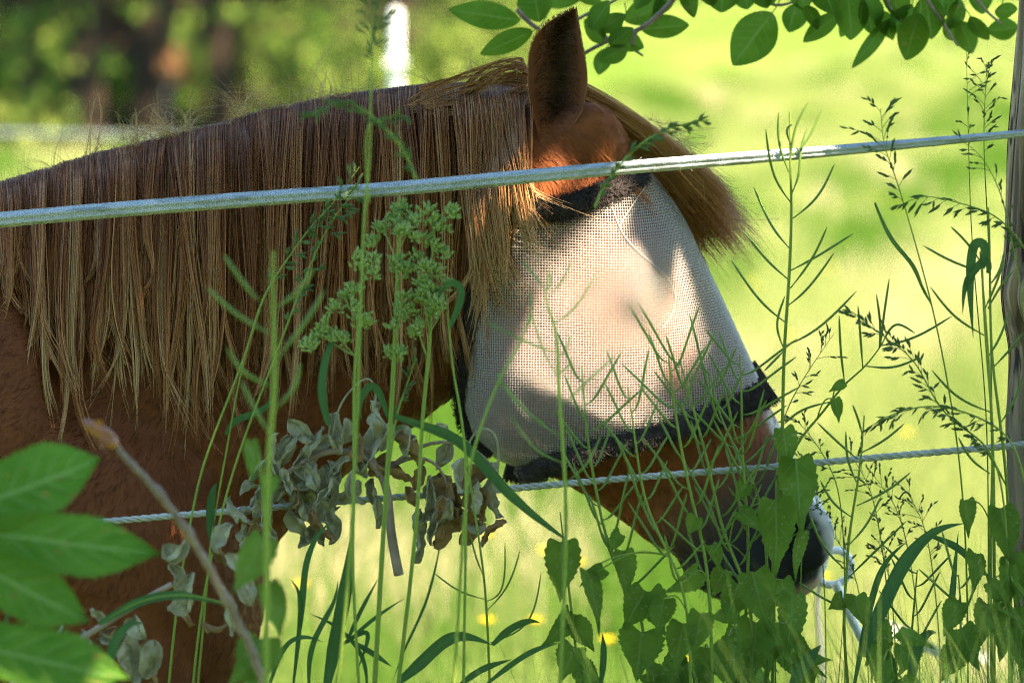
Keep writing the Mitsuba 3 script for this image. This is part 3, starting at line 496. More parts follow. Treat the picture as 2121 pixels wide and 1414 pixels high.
L = (.007 + .005 * g.uniform(size=n)) * (1 + 1.6 * tuft + .8 * earb) * np.where((X > 1480) & (Y > 950), .5, 1); L = np.where(~HX & (Y > 850), L * 1.25, L)
p0 = pts - nn * .001; p1 = pts + d * L[:, None] * .5 + nn * (L * .07)[:, None]; p2 = pts + d * L[:, None] + nn * (L * .10)[:, None] + g.normal(0, 1, (n, 3)) * (L * .03)[:, None]
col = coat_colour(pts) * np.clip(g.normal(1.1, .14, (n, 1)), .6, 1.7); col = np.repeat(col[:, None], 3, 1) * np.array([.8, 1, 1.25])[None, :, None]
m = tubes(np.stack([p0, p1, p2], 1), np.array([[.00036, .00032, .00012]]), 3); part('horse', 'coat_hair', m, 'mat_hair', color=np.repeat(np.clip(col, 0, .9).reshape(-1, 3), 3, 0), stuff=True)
# long hairs inside the near ear
n = 900; t = g.uniform(.05, .75, n); u = g.uniform(-.8, .8, n); k = np.linspace(0, 1, len(ED)); Le, Re, Ye = [PchipInterpolator(k, ED[:, i])(t) for i in (1, 2, 3)]
x0 = (Le + Re) / 2 + u * (Re - Le) / 2; s = np.linspace(0, 1, 5)[None]; side = -np.sign(u)[:, None]; LL = g.uniform(14, 34, n)[:, None]
px = x0[:, None] + side * LL * .6 * s + g.normal(0, 3, (n, 1)) * s; py = Ye[:, None] - LL * s * .9 + LL * .5 * s ** 2
y0 = -.082 + .01 * t + (.030 * (1 - t) ** .6 + .006) * (1 - np.abs(u) ** 2.2) - .006; y = y0[:, None] - .008 * s
cc = np.array([.075, .036, .017]) * np.clip(g.normal(1, .4, (n, 1, 1)), .3, 2.2) * np.ones((n, 5, 1))
m, c = hairs(px, py, y, np.full_like(px, .00022), cc); part('horse', 'ear_hair', m, 'mat_hair', color=c, stuff=True)
n = 1500; t = g.uniform(.08, .99, n); sd_ = g.choice([-1, 1], n); Le, Re, Ye = [PchipInterpolator(k, ED[:, i])(t) for i in (1, 2, 3)]; s = np.linspace(0, 1, 4)[None]; LL = g.uniform(2, 7, n)[:, None]
px = np.where(sd_ < 0, Le, Re)[:, None] + sd_[:, None] * (LL * .30 * s - 1.5); py = Ye[:, None] - LL * 1.1 * s; y = (-.082 + .010 * t)[:, None] + g.normal(0, .0015, (n, 1)) + 0 * s
m, c = hairs(px, py, y, np.full_like(px, .00022), np.array([.30, .16, .045]) * np.clip(g.normal(1, .3, (n, 1, 1)), .4, 2) * np.ones((n, 4, 1))); part('horse', 'ear_fringe', m, 'mat_hair', color=c, stuff=True)  # pale hair colour stands for the backlit glow of the ear rim
# whiskers and tail
g = np.random.default_rng(3)
wh = []
for i in range(34):
    x, yy = g.uniform(1420, 1690), 0; yy = np.interp(x, [1420, 1500, 1600, 1690], [1190, 1236, 1247, 1215]) - g.uniform(0, 50); a = P(x, yy, -.03); b = P(x + g.normal(6, 14), yy + g.uniform(25, 70), -.05 + g.normal(0, .02)); wh.append(sm([a, (a + b) / 2 + [0.004, 0, -.004], b], 6))
part('horse', 'whiskers', tubes(np.array(wh), .00025, 3), 'mat_hair', color=np.tile([.10, .08, .06], (34 * 18, 1)))
tl = [sm([[-1.78 + g.normal(0, .02), g.normal(0, .02), 1.05], [-1.9 + g.normal(0, .03), g.normal(0, .03), .85], [-1.9 + g.normal(0, .05), g.normal(0, .05), .5], [-1.86 + g.normal(0, .05), g.normal(0, .05), .2 + g.uniform(0, .2)]], 8) for _ in range(500)]
part('horse', 'tail', tubes(np.array(tl), .0012, 3), 'mat_hair', color=np.tile([.13, .06, .025], (500 * 24, 1)))

# ---------------------------------------------------------------- the fly mask
g = np.random.default_rng(31)
MASK = thing('fly_mask', 'pale mesh fly mask with dark fleece edging covering the eyes of the horse', 'fly mask')
mk = section_loft(HF, HJ, HB, 120, 128, grow=(9, 12, .018))[10:60]
q = mk[:, :65].reshape(-1, 3); fm = LinearNDInterpolator(q[:, [0, 2]], q[:, 1])
def mask_y(x, z):
    y = fm(x, z); e = P(1330, 575, -.12); y = y - .020 * np.exp(-((x - e[0]) / .050) ** 2 - ((z - e[2]) / .050) ** 2)
    w = np.stack([x * 9 - z * 6, x * 0 + .3, (x + z) * 16], -1); y = y - .009 * (meshkit.fbm(np.nan_to_num(w), 2, 12) - .5) - .0022 * np.sin((z + x * .55) * 105 + 3 * np.sin(x * 22)) * sstep(P(0, 700, 0)[2], P(0, 930, 0)[2], z)
    e = P(1035, 770, -.1); return y - .007 * np.exp(-((x - e[0]) / .07) ** 2 - ((z - e[2]) / .10) ** 2)
OUT = [(1098, 425), (1140, 438), (1200, 420), (1270, 392), (1345, 365), (1400, 350), (1450, 400), (1500, 495), (1550, 600), (1595, 705), (1612, 800), (1500, 852), (1385, 892), (1260, 925), (1150, 955), (1085, 985), (1040, 968), (985, 895), (966, 840), (972, 760), (990, 640), (1010, 545), (1045, 470)]
from shapely.geometry import Polygon
from shapely import contains_xy
poly = Polygon(OUT).buffer(6)
pitch, zs = .0029, np.arange(P(1100, 1000, -.1)[2], P(1100, 355, -.1)[2], .0029)
xg = np.arange(P(940, 700, -.1)[0], P(1640, 700, 0)[0], .0006); x2, z2 = np.meshgrid(xg, zs); Yg = mask_y(x2, z2); xr = P(1230, 700, -.1)[0]
kk = np.arange(-220, 260); NX, NY = np.full((len(zs), len(kk)), np.nan), np.full((len(zs), len(kk)), np.nan)
for r in range(len(zs)):
    ok = ~np.isnan(Yg[r])
    if ok.sum() < 20: continue
    xx, yy = xg[ok], Yg[r][ok]; s = np.r_[0, np.cumsum(np.hypot(np.diff(xx), np.diff(yy)))]; s -= np.interp(xr, xx, s)
    w = (kk * pitch >= s[0]) & (kk * pitch <= s[-1]); NX[r, w] = np.interp(kk[w] * pitch, s, xx); NY[r, w] = np.interp(kk[w] * pitch, s, yy)
NZ = np.broadcast_to(zs[:, None], NX.shape) + .0016 * np.sin(NX * 31 + 1) ; node = np.stack([NX, NY, NZ], -1); PXm, PYm = Q(np.nan_to_num(node)); good = ~np.isnan(NX) & contains_xy(poly, PXm, PYm)
def runs(nodes, good, phase):
    ms = []
    for r in range(len(nodes)):
        w = np.nonzero(good[r])[0]
        for run in np.split(w, np.nonzero(np.diff(w) > 1)[0] + 1):
            if len(run) < 3: continue
            p = nodes[r, run].copy(); p[:, 1] -= .00035 * np.where((run + r + phase) % 2, 1, -1); ms.append(tubes(p, .00044, 4))
    return ms
ms = runs(node, good, 0) + runs(node.transpose(1, 0, 2), good.T, 1); mesh_near = cat(ms)
k = part('fly_mask', 'mesh_panel', mesh_near, 'mat_white_thread', smooth=False, stuff=True, label='woven pale mesh over the near side of the face'); 
far = (mesh_near[0] * [1, -1, 1], mesh_near[1][:, ::-1]); part('fly_mask', 'mesh_panel', far, 'mat_white_thread', smooth=False, stuff=True)
def on_mask(pp, n, off=0.0):
    c = np.array(pp, float); c = sm(c, n); p = P(c[:, 0], c[:, 1], -.08)
    for _ in range(5):
        y = mask_y(p[:, 0], p[:, 2]); y = np.where(np.isnan(y), np.interp(np.arange(n), np.nonzero(~np.isnan(y))[0], y[~np.isnan(y)]), y); p = P(c[:, 0], c[:, 1], y - off)
    return p
def fleece(pp, r, n, name, ends=None):
    p = on_mask(pp, n, .002); rr = (np.interp(np.linspace(0, 1, n), np.linspace(0, 1, len(r)), r) * PX(-.1))
    v, f = tubes(p, rr, 18); d = v - np.repeat(p, 18, 0); d[:, 1] *= .55; nz = meshkit.fbm(v * 150, 4, 8)[:, None]; v2 = np.repeat(p, 18, 0) + d * (.70 + .62 * nz)
    for sgn in (1, -1): part('fly_mask', name, (v2 * [1, sgn, 1], f if sgn > 0 else f[:, ::-1]), 'mat_fleece')
    n2 = 5200; i = g.integers(1, n - 1, n2); a = g.uniform(0, 6.28, n2); b0 = v2.reshape(n, 18, 3)[i, (a / 6.28 * 18).astype(int)]; dd = b0 - p[i]; dd /= np.linalg.norm(dd, axis=1, keepdims=True)
    e = b0 + dd * g.uniform(.001, .0045, (n2, 1)) + g.normal(0, .0016, (n2, 3)); mid = (b0 + e) / 2 + g.normal(0, .0009, (n2, 3)); part('fly_mask', name + '_pile', tubes(np.stack([b0 - dd * .001, mid, e], 1), .00035, 3), 'mat_fleece', stuff=True)
fleece([(1078, 398), (1098, 428), (1145, 436), (1205, 419), (1265, 394), (1338, 366)], [15, 19, 21, 20, 18, 9], 90, 'top_edging')
fleece([(1022, 520), (996, 600), (975, 690), (962, 780), (960, 850), (978, 898), (1020, 940)], [13, 17, 19, 19, 16, 12, 9], 110, 'rear_edging')
fleece([(1046, 972), (1085, 978), (1150, 957), (1250, 926), (1380, 893), (1490, 860), (1565, 828), (1600, 806)], [17, 25, 23, 22, 22, 22, 23, 24], 150, 'lower_edging')
for pp in ([(1268, 430), (1296, 492), (1350, 545), (1392, 592), (1396, 640), (1372, 680)], [(1345, 375), (1300, 440), (1283, 470)]):
    c = on_mask(pp, 40, .0012)
    for sgn in (1, -1): part('fly_mask', 'seam', tubes(c * [1, sgn, 1], .0007, 6), 'mat_white_thread')

# ---------------------------------------------------------------- fence: post, tape, rope
YF = -.235
TAPE = thing('fence_tape', 'pale folded woven fence tape crossing in front of the neck and ear', 'fence tape')
tp = np.array([(-420, 500, 16), (-120, 469, 16), (0, 456, 15.5), (300, 430, 15), (600, 407, 14.5), (740, 397, 14), (900, 384, 14), (1200, 356, 13.5), (1500, 331, 12.5), (1700, 315, 11), (1900, 297, 9), (2030, 285, 7.5), (2125, 276, 7)], float)
c = sm(np.c_[P(tp[:, 0], tp[:, 1], YF - .00 * tp[:, 0]), tp[:, 2] * PX(YF)], 1000); cc, hh = c[:, :3], c[:, 3]
nsec = 17
def tape_pt(i, a, off=0.0):
    """Fold profile: a from -1 (lower lip) to 1 (upper lip) round the near side."""
    th = a * 2.5; return cc[i] + np.stack([0 * th, -np.cos(th) * (.0042 + off) , np.sin(th) * .0 + np.sin(th * .62) * hh[i] * 1.0 + 0 * off], -1)
I = np.arange(1000)[:, None] * np.ones((1, nsec), int); A = np.linspace(-1, 1, nsec)[None] * np.ones((1000, 1))
def tape_grid(off, wob=0.0):
    th = A * 2.5; q = cc[:, None] + np.stack([0 * th, -np.cos(th) * (.0045 + off) + .0012 * np.sin(A * 9 + 2), np.sin(A * 1.55) * (hh[:, None] + off)], -1); return q
q = tape_grid(-.0008); i, j = np.meshgrid(np.arange(999), np.arange(nsec - 1), indexing='ij'); p = i * nsec + j
part(TAPE, 'backing', (q.reshape(-1, 3), np.vstack([np.stack([p, p + 1, p + nsec + 1], -1).reshape(-1, 3), np.stack([p, p + nsec + 1, p + nsec], -1).reshape(-1, 3)])), 'mat_tape_dark')
q = tape_grid(0); qq = np.concatenate([q[:, k:k + 1] * (1 - f) + q[:, k + 1:k + 2] * f for k in range(nsec - 1) for f in (0, .5)], 1)
qq = qq + np.random.default_rng(2).normal(0, .00012, qq.shape); part(TAPE, 'warp', tubes(qq.transpose(1, 0, 2)[::1, ::2], .00046, 4), 'mat_tape', stuff=True)
s = np.r_[0, np.cumsum(np.linalg.norm(np.diff(cc, axis=0), axis=1))]; pos = np.arange(0, s[-1], .0026); ii = np.interp(pos, s, np.arange(1000)); lo = np.clip(ii.astype(int), 0, 998); fr = (ii - lo)[:, None, None]
wq = tape_grid(.0002); wf = wq[lo] * (1 - fr) + wq[lo + 1] * fr; part(TAPE, 'weft', tubes(wf, .00055, 4), 'mat_tape', stuff=True)
gg = np.random.default_rng(8); fz = []
for _ in range(240):
    t = gg.integers(5, 990); a0 = q[t, gg.integers(0, nsec)]; d = gg.normal(0, 1, 3) * [.004, .002, .003]; fz.append(np.stack([a0, a0 + d * .6, a0 + d + gg.normal(0, .001, 3)]))
part(TAPE, 'frayed_threads', tubes(np.array(fz), .00014, 3), 'mat_tape', stuff=True)
ROPE = thing('fence_rope', 'thin twisted grey fence rope strung below the fly mask', 'rope')
rp = np.array([(-420, 1122), (0, 1098), (205, 1081), (500, 1056), (800, 1031), (1040, 1013), (1300, 990), (1580, 968), (1850, 944), (2060, 926), (2125, 920)], float)
c = sm(P(rp[:, 0], rp[:, 1], YF), 900); s = np.r_[0, np.cumsum(np.linalg.norm(np.diff(c, axis=0), axis=1))]
for k in range(3):
    ph = s * 2 * np.pi / .030 + k * 2.094; part(ROPE, 'strand', tubes(c + .0018 * np.stack([0 * ph, np.cos(ph), np.sin(ph)], 1), .0019 + .00012 * np.sin(ph * 7), 7), 'mat_rope')
    for w in range(3):
        p2 = ph + 0.0; aa = s * 2 * np.pi / .006 + w * 2.09; part(ROPE, 'yarn', tubes(c + .0018 * np.stack([0 * ph, np.cos(ph), np.sin(ph)], 1) + .0016 * np.stack([0 * ph, np.cos(aa), np.sin(aa)], 1), .0006, 4), 'mat_rope', stuff=True)
fz = []
for _ in range(160):
    t = gg.integers(5, 890); d = gg.normal(0, 1, 3) * [.003, .002, .0025]; fz.append(np.stack([c[t], c[t] + d * .7, c[t] + d * 1.3]))
part(ROPE, 'frayed_threads', tubes(np.array(fz), .00013, 3), 'mat_rope', stuff=True)
# timber post
pl = np.array([(2122, -260), (2114, -60), (2106, 60), (2099, 180), (2089, 280), (2082, 420), (2076, 540), (2068, 610), (2076, 690), (2087, 730), (2081, 800), (2074, 880), (2081, 960), (2088, 1080), (2095, 1250), (2106, 1414), (2118, 1700), (2126, 2800)], float)
n = 420; z = np.linspace(1.72, -.05, n); lw = P(pl[:, 0], pl[:, 1], YF); xl = np.interp(z, lw[::-1, 2], lw[::-1, 0]); xl = gaussian_filter(xl, 3) + .012; th = np.linspace(0, 2 * np.pi, 120, endpoint=False)
R = .058; xc = xl + R; v = np.stack([xc[:, None] + R * np.cos(th), YF + .045 + R * .95 * np.sin(th) + 0 * z[:, None], z[:, None] + 0 * th], -1)
q = np.stack([np.cos(th)[None] * 5 + 0 * z[:, None], np.sin(th)[None] * 5 + 0 * z[:, None], z[:, None] * 2.2 + 0 * th], -1); q2 = q * [3.2, 3.2, 1.2]
kn = np.exp(-((z[:, None] - P(0, 615, YF)[2]) / .03) ** 2 - ((np.angle(np.exp(1j * (th[None] - 3.9)))) / .5) ** 2)
dd = .017 * (meshkit.fbm(q, 3, 1) - .5) + .011 * (meshkit.fbm(q2, 3, 2) - .5) - .008 * sstep(.60, .72, meshkit.fbm(q2 * [1.6, 1.6, .5], 2, 4)) + .010 * kn
v = v + (dd)[..., None] * np.stack([np.cos(th), np.sin(th), 0 * th], -1)[None]
POST = thing('fence_post', 'weathered grey brown timber fence post at the right edge', 'fence post')
part(POST, 'shaft', (lambda m: (m.to_mesh().vert_properties[:, :3], m.to_mesh().tri_verts))(close(v)), 'mat_timber')
for nm, pz, r in (('tape_insulator', P(0, 278, YF)[2], .008), ('rope_insulator', P(0, 922, YF)[2], .005)):
    part(POST, nm, tubes(np.array([[np.interp(pz, z[::-1], xl[::-1]) + .032, YF - .012 - k, pz] for k in (0, .006, .012, .016)]), np.array([.011, .011, .014, .010]), 10), 'mat_tape_dark')
# loose white rope behind the muzzle
c = path([(1690, 1182), (1697, 1163), (1712, 1146), (1738, 1142), (1758, 1156), (1765, 1180), (1755, 1203), (1735, 1216), (1712, 1216), (1700, 1206)], .06, 60); c[:, 1] += np.linspace(0, .022, 60)
k = thing('white_rope', 'white looped rope running down past the muzzle of the horse', 'rope')
part(k, 'loop', tubes(c, .0044, 10), 'mat_white_plastic'); c2 = path([(1730, 1206), (1745, 1240), (1765, 1283), (1790, 1332), (1813, 1375), (1840, 1420), (1880, 1500), (1905, 1700), (1900, 2300), (1930, 2700)], .045, 50); c2[:, 2] = np.maximum(c2[:, 2], .01); part(k, 'tail', tubes(c2, .0052, 10), 'mat_white_plastic')
c = path([(1697, 1208), (1694, 1260), (1699, 1330), (1704, 1414), (1704, 1700), (1700, 2600)], .55, 40); c[:, 2] = np.maximum(c[:, 2], .01); k = thing('pale_cord', 'blurred pale cord hanging straight down under the muzzle', 'rope'); part(k, 'cord', tubes(c, .0030, 8), 'mat_tape_dark')
c = path([(1790, 1262), (1826, 1288), (1880, 1318), (1935, 1346), (1985, 1360), (2024, 1358), (2060, 1366)], .5, 40); k = thing('fallen_tape', 'blurred white tape sagging through the grass at lower right', 'fence tape')
b, uv = blade(c, .022, face=(0, -1, .2), prof=lambda u: .6 + .25 * np.cos(u * 9) ** 2, fold=.1); part(k, 'band', b, 'mat_rope'); part(k, 'end', tubes(path([(1958, 1352), (1960, 1400), (1957, 1460), (1950, 2000), (1950, 2300)], .5, 20), .004, 6), 'mat_white_plastic')

# ---------------------------------------------------------------- apple tree: unseen crown shaped for shade and sun gaps, the branch in view
g = np.random.default_rng(44)
APPLE = thing('apple_tree', 'apple tree reaching its leafy branch in over the horse from the right', 'tree')
tc = sm([[2.05, -.55, -.05], [2.03, -.52, .5], [2.1, -.6, 1.2], [2.0, -.75, 2.0], [1.75, -1.1, 2.7], [1.3, -1.5, 3.4]], 24); part(APPLE, 'trunk', tubes(tc, np.linspace(.13, .05, 24), 14), 'mat_bark')
for e in ([[2.0, -.75, 2.0], [1.4, -.25, 2.15], [.95, .15, 1.80], [.80, .2, 1.66]], [[2.05, -.6, 1.3], [2.4, -1.4, 2.3], [2.6, -2.2, 3.0]], [[1.75, -1.1, 2.7], [1.2, -.9, 3.1], [.5, -.7, 3.3]], [[2.0, -.75, 2.0], [2.6, -.3, 2.8], [2.9, 0, 3.4]], [[1.6, -1.2, 2.9], [1.0, -2.0, 3.2], [.6, -2.5, 3.2]]):
    part(APPLE, 'limb', tubes(sm(e, 14), np.linspace(.05, .012, 14), 8), 'mat_bark')
LIT = [(Polygon([(1090, 300), (1125, 265), (1180, 265), (1240, 300), (1300, 335), (1320, 350), (1260, 395), (1190, 415), (1120, 415), (1092, 380)]), (-.085, -.10), 62),
       (Polygon([(1110, 610), (1105, 580), (1150, 566), (1190, 525), (1150, 500), (1150, 455), (1260, 415), (1300, 410), (1300, 470), (1400, 530), (1400, 700), (1430, 780), (1400, 870), (1330, 930), (1180, 980), (1080, 990), (1000, 920), (1000, 860), (1060, 810), (1085, 740)]), (-.125,), 60),
       (Polygon([(1390, 520), (1440, 500), (1520, 640), (1550, 700), (1440, 680), (1400, 640)]), (-.085, -.06), 55),
       (Polygon([(1300, 1065), (1390, 1070), (1400, 1110), (1330, 1100)]), (-.045,), 45), (Polygon([(1050, 400), (1075, 400), (1085, 470), (1060, 480)]), (-.13,), 40)]
n = 64000; q = np.stack([g.uniform(-.95, 3.6, n), g.uniform(-3.3, 0.5, n), g.uniform(2.25, 3.9, n)], 1)
cl = meshkit.fbm(q * 1.7, 3, 6); lay = q[:, 2] - 2.25
d = g.normal(0, 1, (n, 3)) + [0, 0, -.7]; d /= np.linalg.norm(d, axis=1, keepdims=True); sd = np.cross(d, g.normal(0, 1, (n, 3)) * [.5, .5, 1] + [0, 0, .6]); sd /= np.linalg.norm(sd, axis=1, keepdims=True)
L = g.uniform(.07, .11, n)
def shadow_px(p, y0): k = (y0 - p[:, 1]) / -SUN[1]; return Q(p - SUN * k[:, None])
mid = q + d * L[:, None] * .5; sx, sy = shadow_px(mid, -.12); infr = (sx > -420) & (sx < 2500) & (sy > -520) & (sy < 1900)
blocks = np.zeros(n, bool)
for pg, ys, bf in LIT:
    for yq in ys: blocks |= contains_xy(pg.buffer(bf), *shadow_px(mid, yq))
for yq, lim in ((.16, 330), (-.40, 1900),): ax_, ay_ = shadow_px(mid, yq); infr |= (ax_ > -420) & (ax_ < 2450) & (ay_ > -520) & (ay_ < lim)
ax_, ay_ = shadow_px(mid, -.74); infr |= (ax_ > -420) & (ax_ < 1000) & (ay_ > 300) & (ay_ < 2000) & (np.random.default_rng(12).uniform(size=n) < .62)
cx, cy = Q(q); seen = (mid[:, 1] > -3.3) & (cx > -150) & (cx < 2270) & (cy > -150) & (cy < 1600)
keep = infr & ~blocks & ~seen & (cl > .12); q, d, sd, L = q[keep], d[keep], sd[keep], L[keep]; n = len(q)
W = L * .36; nn = np.cross(sd, d) * .1
v = np.stack([q, q + d * (L * .22)[:, None] + sd * (W * .8)[:, None] + nn * L[:, None], q + d * (L * .6)[:, None] + sd * (W * .9)[:, None] + nn * L[:, None], q + d * L[:, None], q + d * (L * .6)[:, None] - sd * (W * .9)[:, None] + nn * L[:, None], q + d * (L * .22)[:, None] - sd * (W * .8)[:, None] + nn * L[:, None]], 1).reshape(-1, 3); k = np.arange(n)[:, None] * 6
part(APPLE, 'crown', (v, np.vstack([k + [[0, 1, 2]], k + [[0, 2, 3]], k + [[0, 3, 4]], k + [[0, 4, 5]]])), 'mat_thin_vc', smooth=False, color=np.tile([.05, .11, .016], (n * 6, 1)), stuff=True)
YA = .16
BR = part(APPLE, 'branch', tubes(path([(1208, 112), (1262, 84), (1318, 64), (1362, 34), (1398, -4), (1470, -60), (1620, -90), (1800, -60), (1960, -90), (2200, -160), (2500, -260), (2900, -330)], YA, 40), np.interp(np.arange(40), [0, 12, 39], [.0022, .0036, .011]), 8), 'mat_bark')
for tw in ([(1470, -60), (1540, -30), (1600, 10), (1640, 6)], [(1690, -80), (1720, -20), (1745, 12)], [(1800, -60), (1830, -20), (1850, 30), (1870, 45)], [(1880, -80), (1915, -10), (1945, 35), (1972, 78), (1985, 96)], [(1960, -90), (2010, -20), (2040, 20), (2075, 50)], [(1398, -4), (1420, -30), (1440, -30)], [(1262, 84), (1240, 60), (1225, 30)], [(1318, 64), (1310, 95), (1332, 116)], [(1070, 20), (1100, 50), (1118, 62), (1135, 70), (1165, 60), (1215, 30), (1260, 10), (1330, -40)]):
    part(APPLE, 'twig', tubes(path(tw, YA - .005, 14), np.linspace(.0028, .0013, 14), 6), 'mat_bark')
AL = [(1078, 43, 928, 20, 58, .2), (1117, 46, 1098, -48, 70, .1), (1104, 64, 994, 113, 50, -.3), (1212, -18, 1120, 10, 52, .3), (1222, 62, 1262, 2, 48, .3), (1240, 64, 1296, 30, 42, -.3), (1292, 42, 1388, 6, 52, .2), (1250, 88, 1210, 40, 46, -.4), (1328, 62, 1428, 52, 56, .1), (1276, 74, 1334, 100, 46, .3), (1255, 100, 1240, 156, 44, .6), (1262, 94, 1312, 58, 40, -.3),
      (1300, 96, 1240, 128, 40, .5), (1420, -40, 1438, 38, 42, .3), (1500, -50, 1494, 27, 82, .1), (1600, 26, 1518, 136, 98, .05), (1648, 8, 1634, 68, 56, .2), (1668, 12, 1694, 62, 44, .5), (1738, 28, 1663, 88, 42, .3), (1752, -20, 1762, 84, 78, .1), (1792, -10, 1806, 72, 66, .3), (1842, 40, 1764, 142, 36, .7), (1905, 28, 1876, 126, 78, .1), (1918, -10, 1930, 82, 66, -.3), (1955, 40, 1980, 84, 46, .4),
      (1988, 44, 2014, 112, 50, .1), (2010, 34, 2048, 84, 46, .3), (2060, 24, 2108, 20, 36, .4), (2110, 56, 2042, 64, 50, .1), (1560, -50, 1590, 18, 60, .3), (1700, -60, 1726, 30, 66, -.2), (1840, -40, 1868, 48, 62, .2), (1960, -50, 1944, 40, 60, .2), (2020, -60, 2036, 30, 58, .1), (1350, -50, 1316, 20, 50, .3), (1180, -40, 1246, 12, 50, .3), (1540, -30, 1548, 20, 56, .5), (1770, 30, 1740, 78, 40, -.5), (1890, 10, 1836, 70, 46, .4), (1650, -50, 1668, 24, 56, .2),
      (1610, -30, 1570, 12, 50, -.3), (1990, 0, 1962, 62, 44, .5), (1735, -10, 1770, 48, 52, .6), (1815, 22, 1850, 84, 44, .4), (1455, -60, 1476, 14, 56, .1), (1395, -20, 1352, 34, 40, .3)]
for i, (x0, y0, x1, y1, w, r) in enumerate(AL):
    yy = YA + g.normal(0, .018); a, b = P(x0, y0, yy), P(x1, y1, yy + g.normal(0, .012)); kind = 'apple'
    m, uv = leaf(a, b, w * PX(yy), kind, roll=r + g.normal(0, .15), fold=g.uniform(.1, .4), curl=g.normal(.1, .35), teeth=15, nu=32, nv=11, quilt=.004, seed=i)
    part(BR, 'leaf', m, 'mat_apple_leaf', uv=uv)
    o = a + np.array([g.normal(0, .006), .0, .014 + .01 * g.uniform()]); part(BR, 'leaf_stalk', tubes(sm([o, (o + a) / 2 + [.002, 0, -.001], a], 6), .0007, 5), 'mat_stem')

# ---------------------------------------------------------------- plants in front of the fence
g = np.random.default_rng(101)
def mustard(label, y, stem, pods=(), leaves=(), r=.0022, auto=None, pr=.00122, ground=True, group=None, name='seed_pod_plant', seed=0):
    """A plant with long upturned pods: stem (photograph points, top first), pods (each a list of points from the stem), leaves (base, tip, width, roll[, dark])."""
    k = thing(name, label, 'wild plant', group); c = path(stem, y, 26); full = to_ground(c) if ground else c
    rr = np.interp(np.arange(len(full)), [0, 8, 25, len(full)], [r * .45, r * .8, r, r * 1.5]); part(k, 'stem', tubes(full, rr, 7), 'mat_stem')
    pods = [list(map(tuple, p)) for p in pods]
    if auto:
        n, lo, hi, l0, l1 = auto; gg = np.random.default_rng(seed + 5); sx = np.array(stem, float); t = np.linspace(0, 1, len(sx))
        for i in range(n):
            u = lo + (hi - lo) * (i + gg.uniform(-.3, .3)) / max(n - 1, 1); x, yy = np.interp(u, t, sx[:, 0]), np.interp(u, t, sx[:, 1]); s = 1 if i % 2 else -1; L = gg.uniform(l0, l1); a = gg.uniform(.45, 1.05)
            L *= 1.2; a *= gg.uniform(.6, 1.15); pods.append([(x, yy), (x + s * L * .13 * math.sin(a + .35), yy - L * .12 * math.cos(a + .35)), (x + s * L * .55 * math.sin(a), yy - L * .55 * math.cos(a)), (x + s * L * math.sin(a - .06), yy - L * math.cos(a - .06))])
    for i, p in enumerate(pods):
        dy = g.normal(0, .018); q = [(px, py, dy * j / (len(p) - 1)) for j, (px, py) in enumerate(p)]; cc = path(q, y, 12)
        part(k, 'pod', tubes(cc, np.array([.6, .55, .75, 1, 1, 1.05, 1, 1.05, 1, .95, .8, .25]) * pr, 6), 'mat_pod')
    for i, L in enumerate(leaves):
        x0, y0, x1, y1, w, roll = L[:6]; dy = g.normal(0, .012); yy = y - .012 + dy; a, b = P(x0, y0, yy), P(x1, y1, yy + g.normal(-.006, .012))
        m, uv = leaf(a, b, w * PX(yy), 'heart', roll=roll, fold=g.uniform(.05, .45), curl=g.normal(-.1, .5), teeth=9, nu=40, nv=13, quilt=.006, crumple=.05, seed=300 + i + int(x0), notch=.12)
        part(k, 'leaf', m, 'mat_leaf', uv=uv); j = np.argmin(np.linalg.norm(c - a, axis=1)); j = min(j + 2, len(c) - 1)
        if np.linalg.norm(c[j] - a) < .12: part(k, 'leaf_stalk', tubes(sm([c[j], (c[j] + a) / 2 + [0, -.002, .010], a], 8), .0008, 5), 'mat_stem')
    return k
mustard('tall pod bearing stem against the bright meadow, just right of the forelock', -.25, [(1636, 232), (1637, 345), (1639, 420), (1637, 520), (1630, 640), (1623, 760), (1620, 900), (1613, 1000), (1600, 1200), (1588, 1414)],
        [[(1634, 357), (1614, 296), (1613, 233)], [(1638, 420), (1603, 362), (1586, 267)], [(1640, 401), (1655, 357), (1658, 316), (1672, 265)], [(1643, 452), (1692, 408), (1728, 340)], [(1636, 340), (1649, 262), (1674, 212)], [(1640, 323), (1672, 289), (1701, 228)], [(1635, 514), (1600, 470), (1561, 388)], [(1633, 579), (1588, 538), (1538, 477)], [(1626, 667), (1577, 625), (1514, 538)],
         [(1638, 560), (1692, 531), (1767, 484)], [(1637, 597), (1682, 535), (1713, 470)], [(1632, 633), (1672, 598), (1728, 523)], [(1628, 716), (1692, 681), (1774, 603)], [(1624, 723), (1610, 680), (1614, 647), (1626, 613)], [(1622, 728), (1583, 768)], [(1638, 300), (1630, 270), (1640, 258)]],
        [(1622, 888, 1630, 972, 62, .2), (1650, 950, 1660, 1108, 92, .1), (1660, 1100, 1648, 1205, 46, .7)], r=.0021)
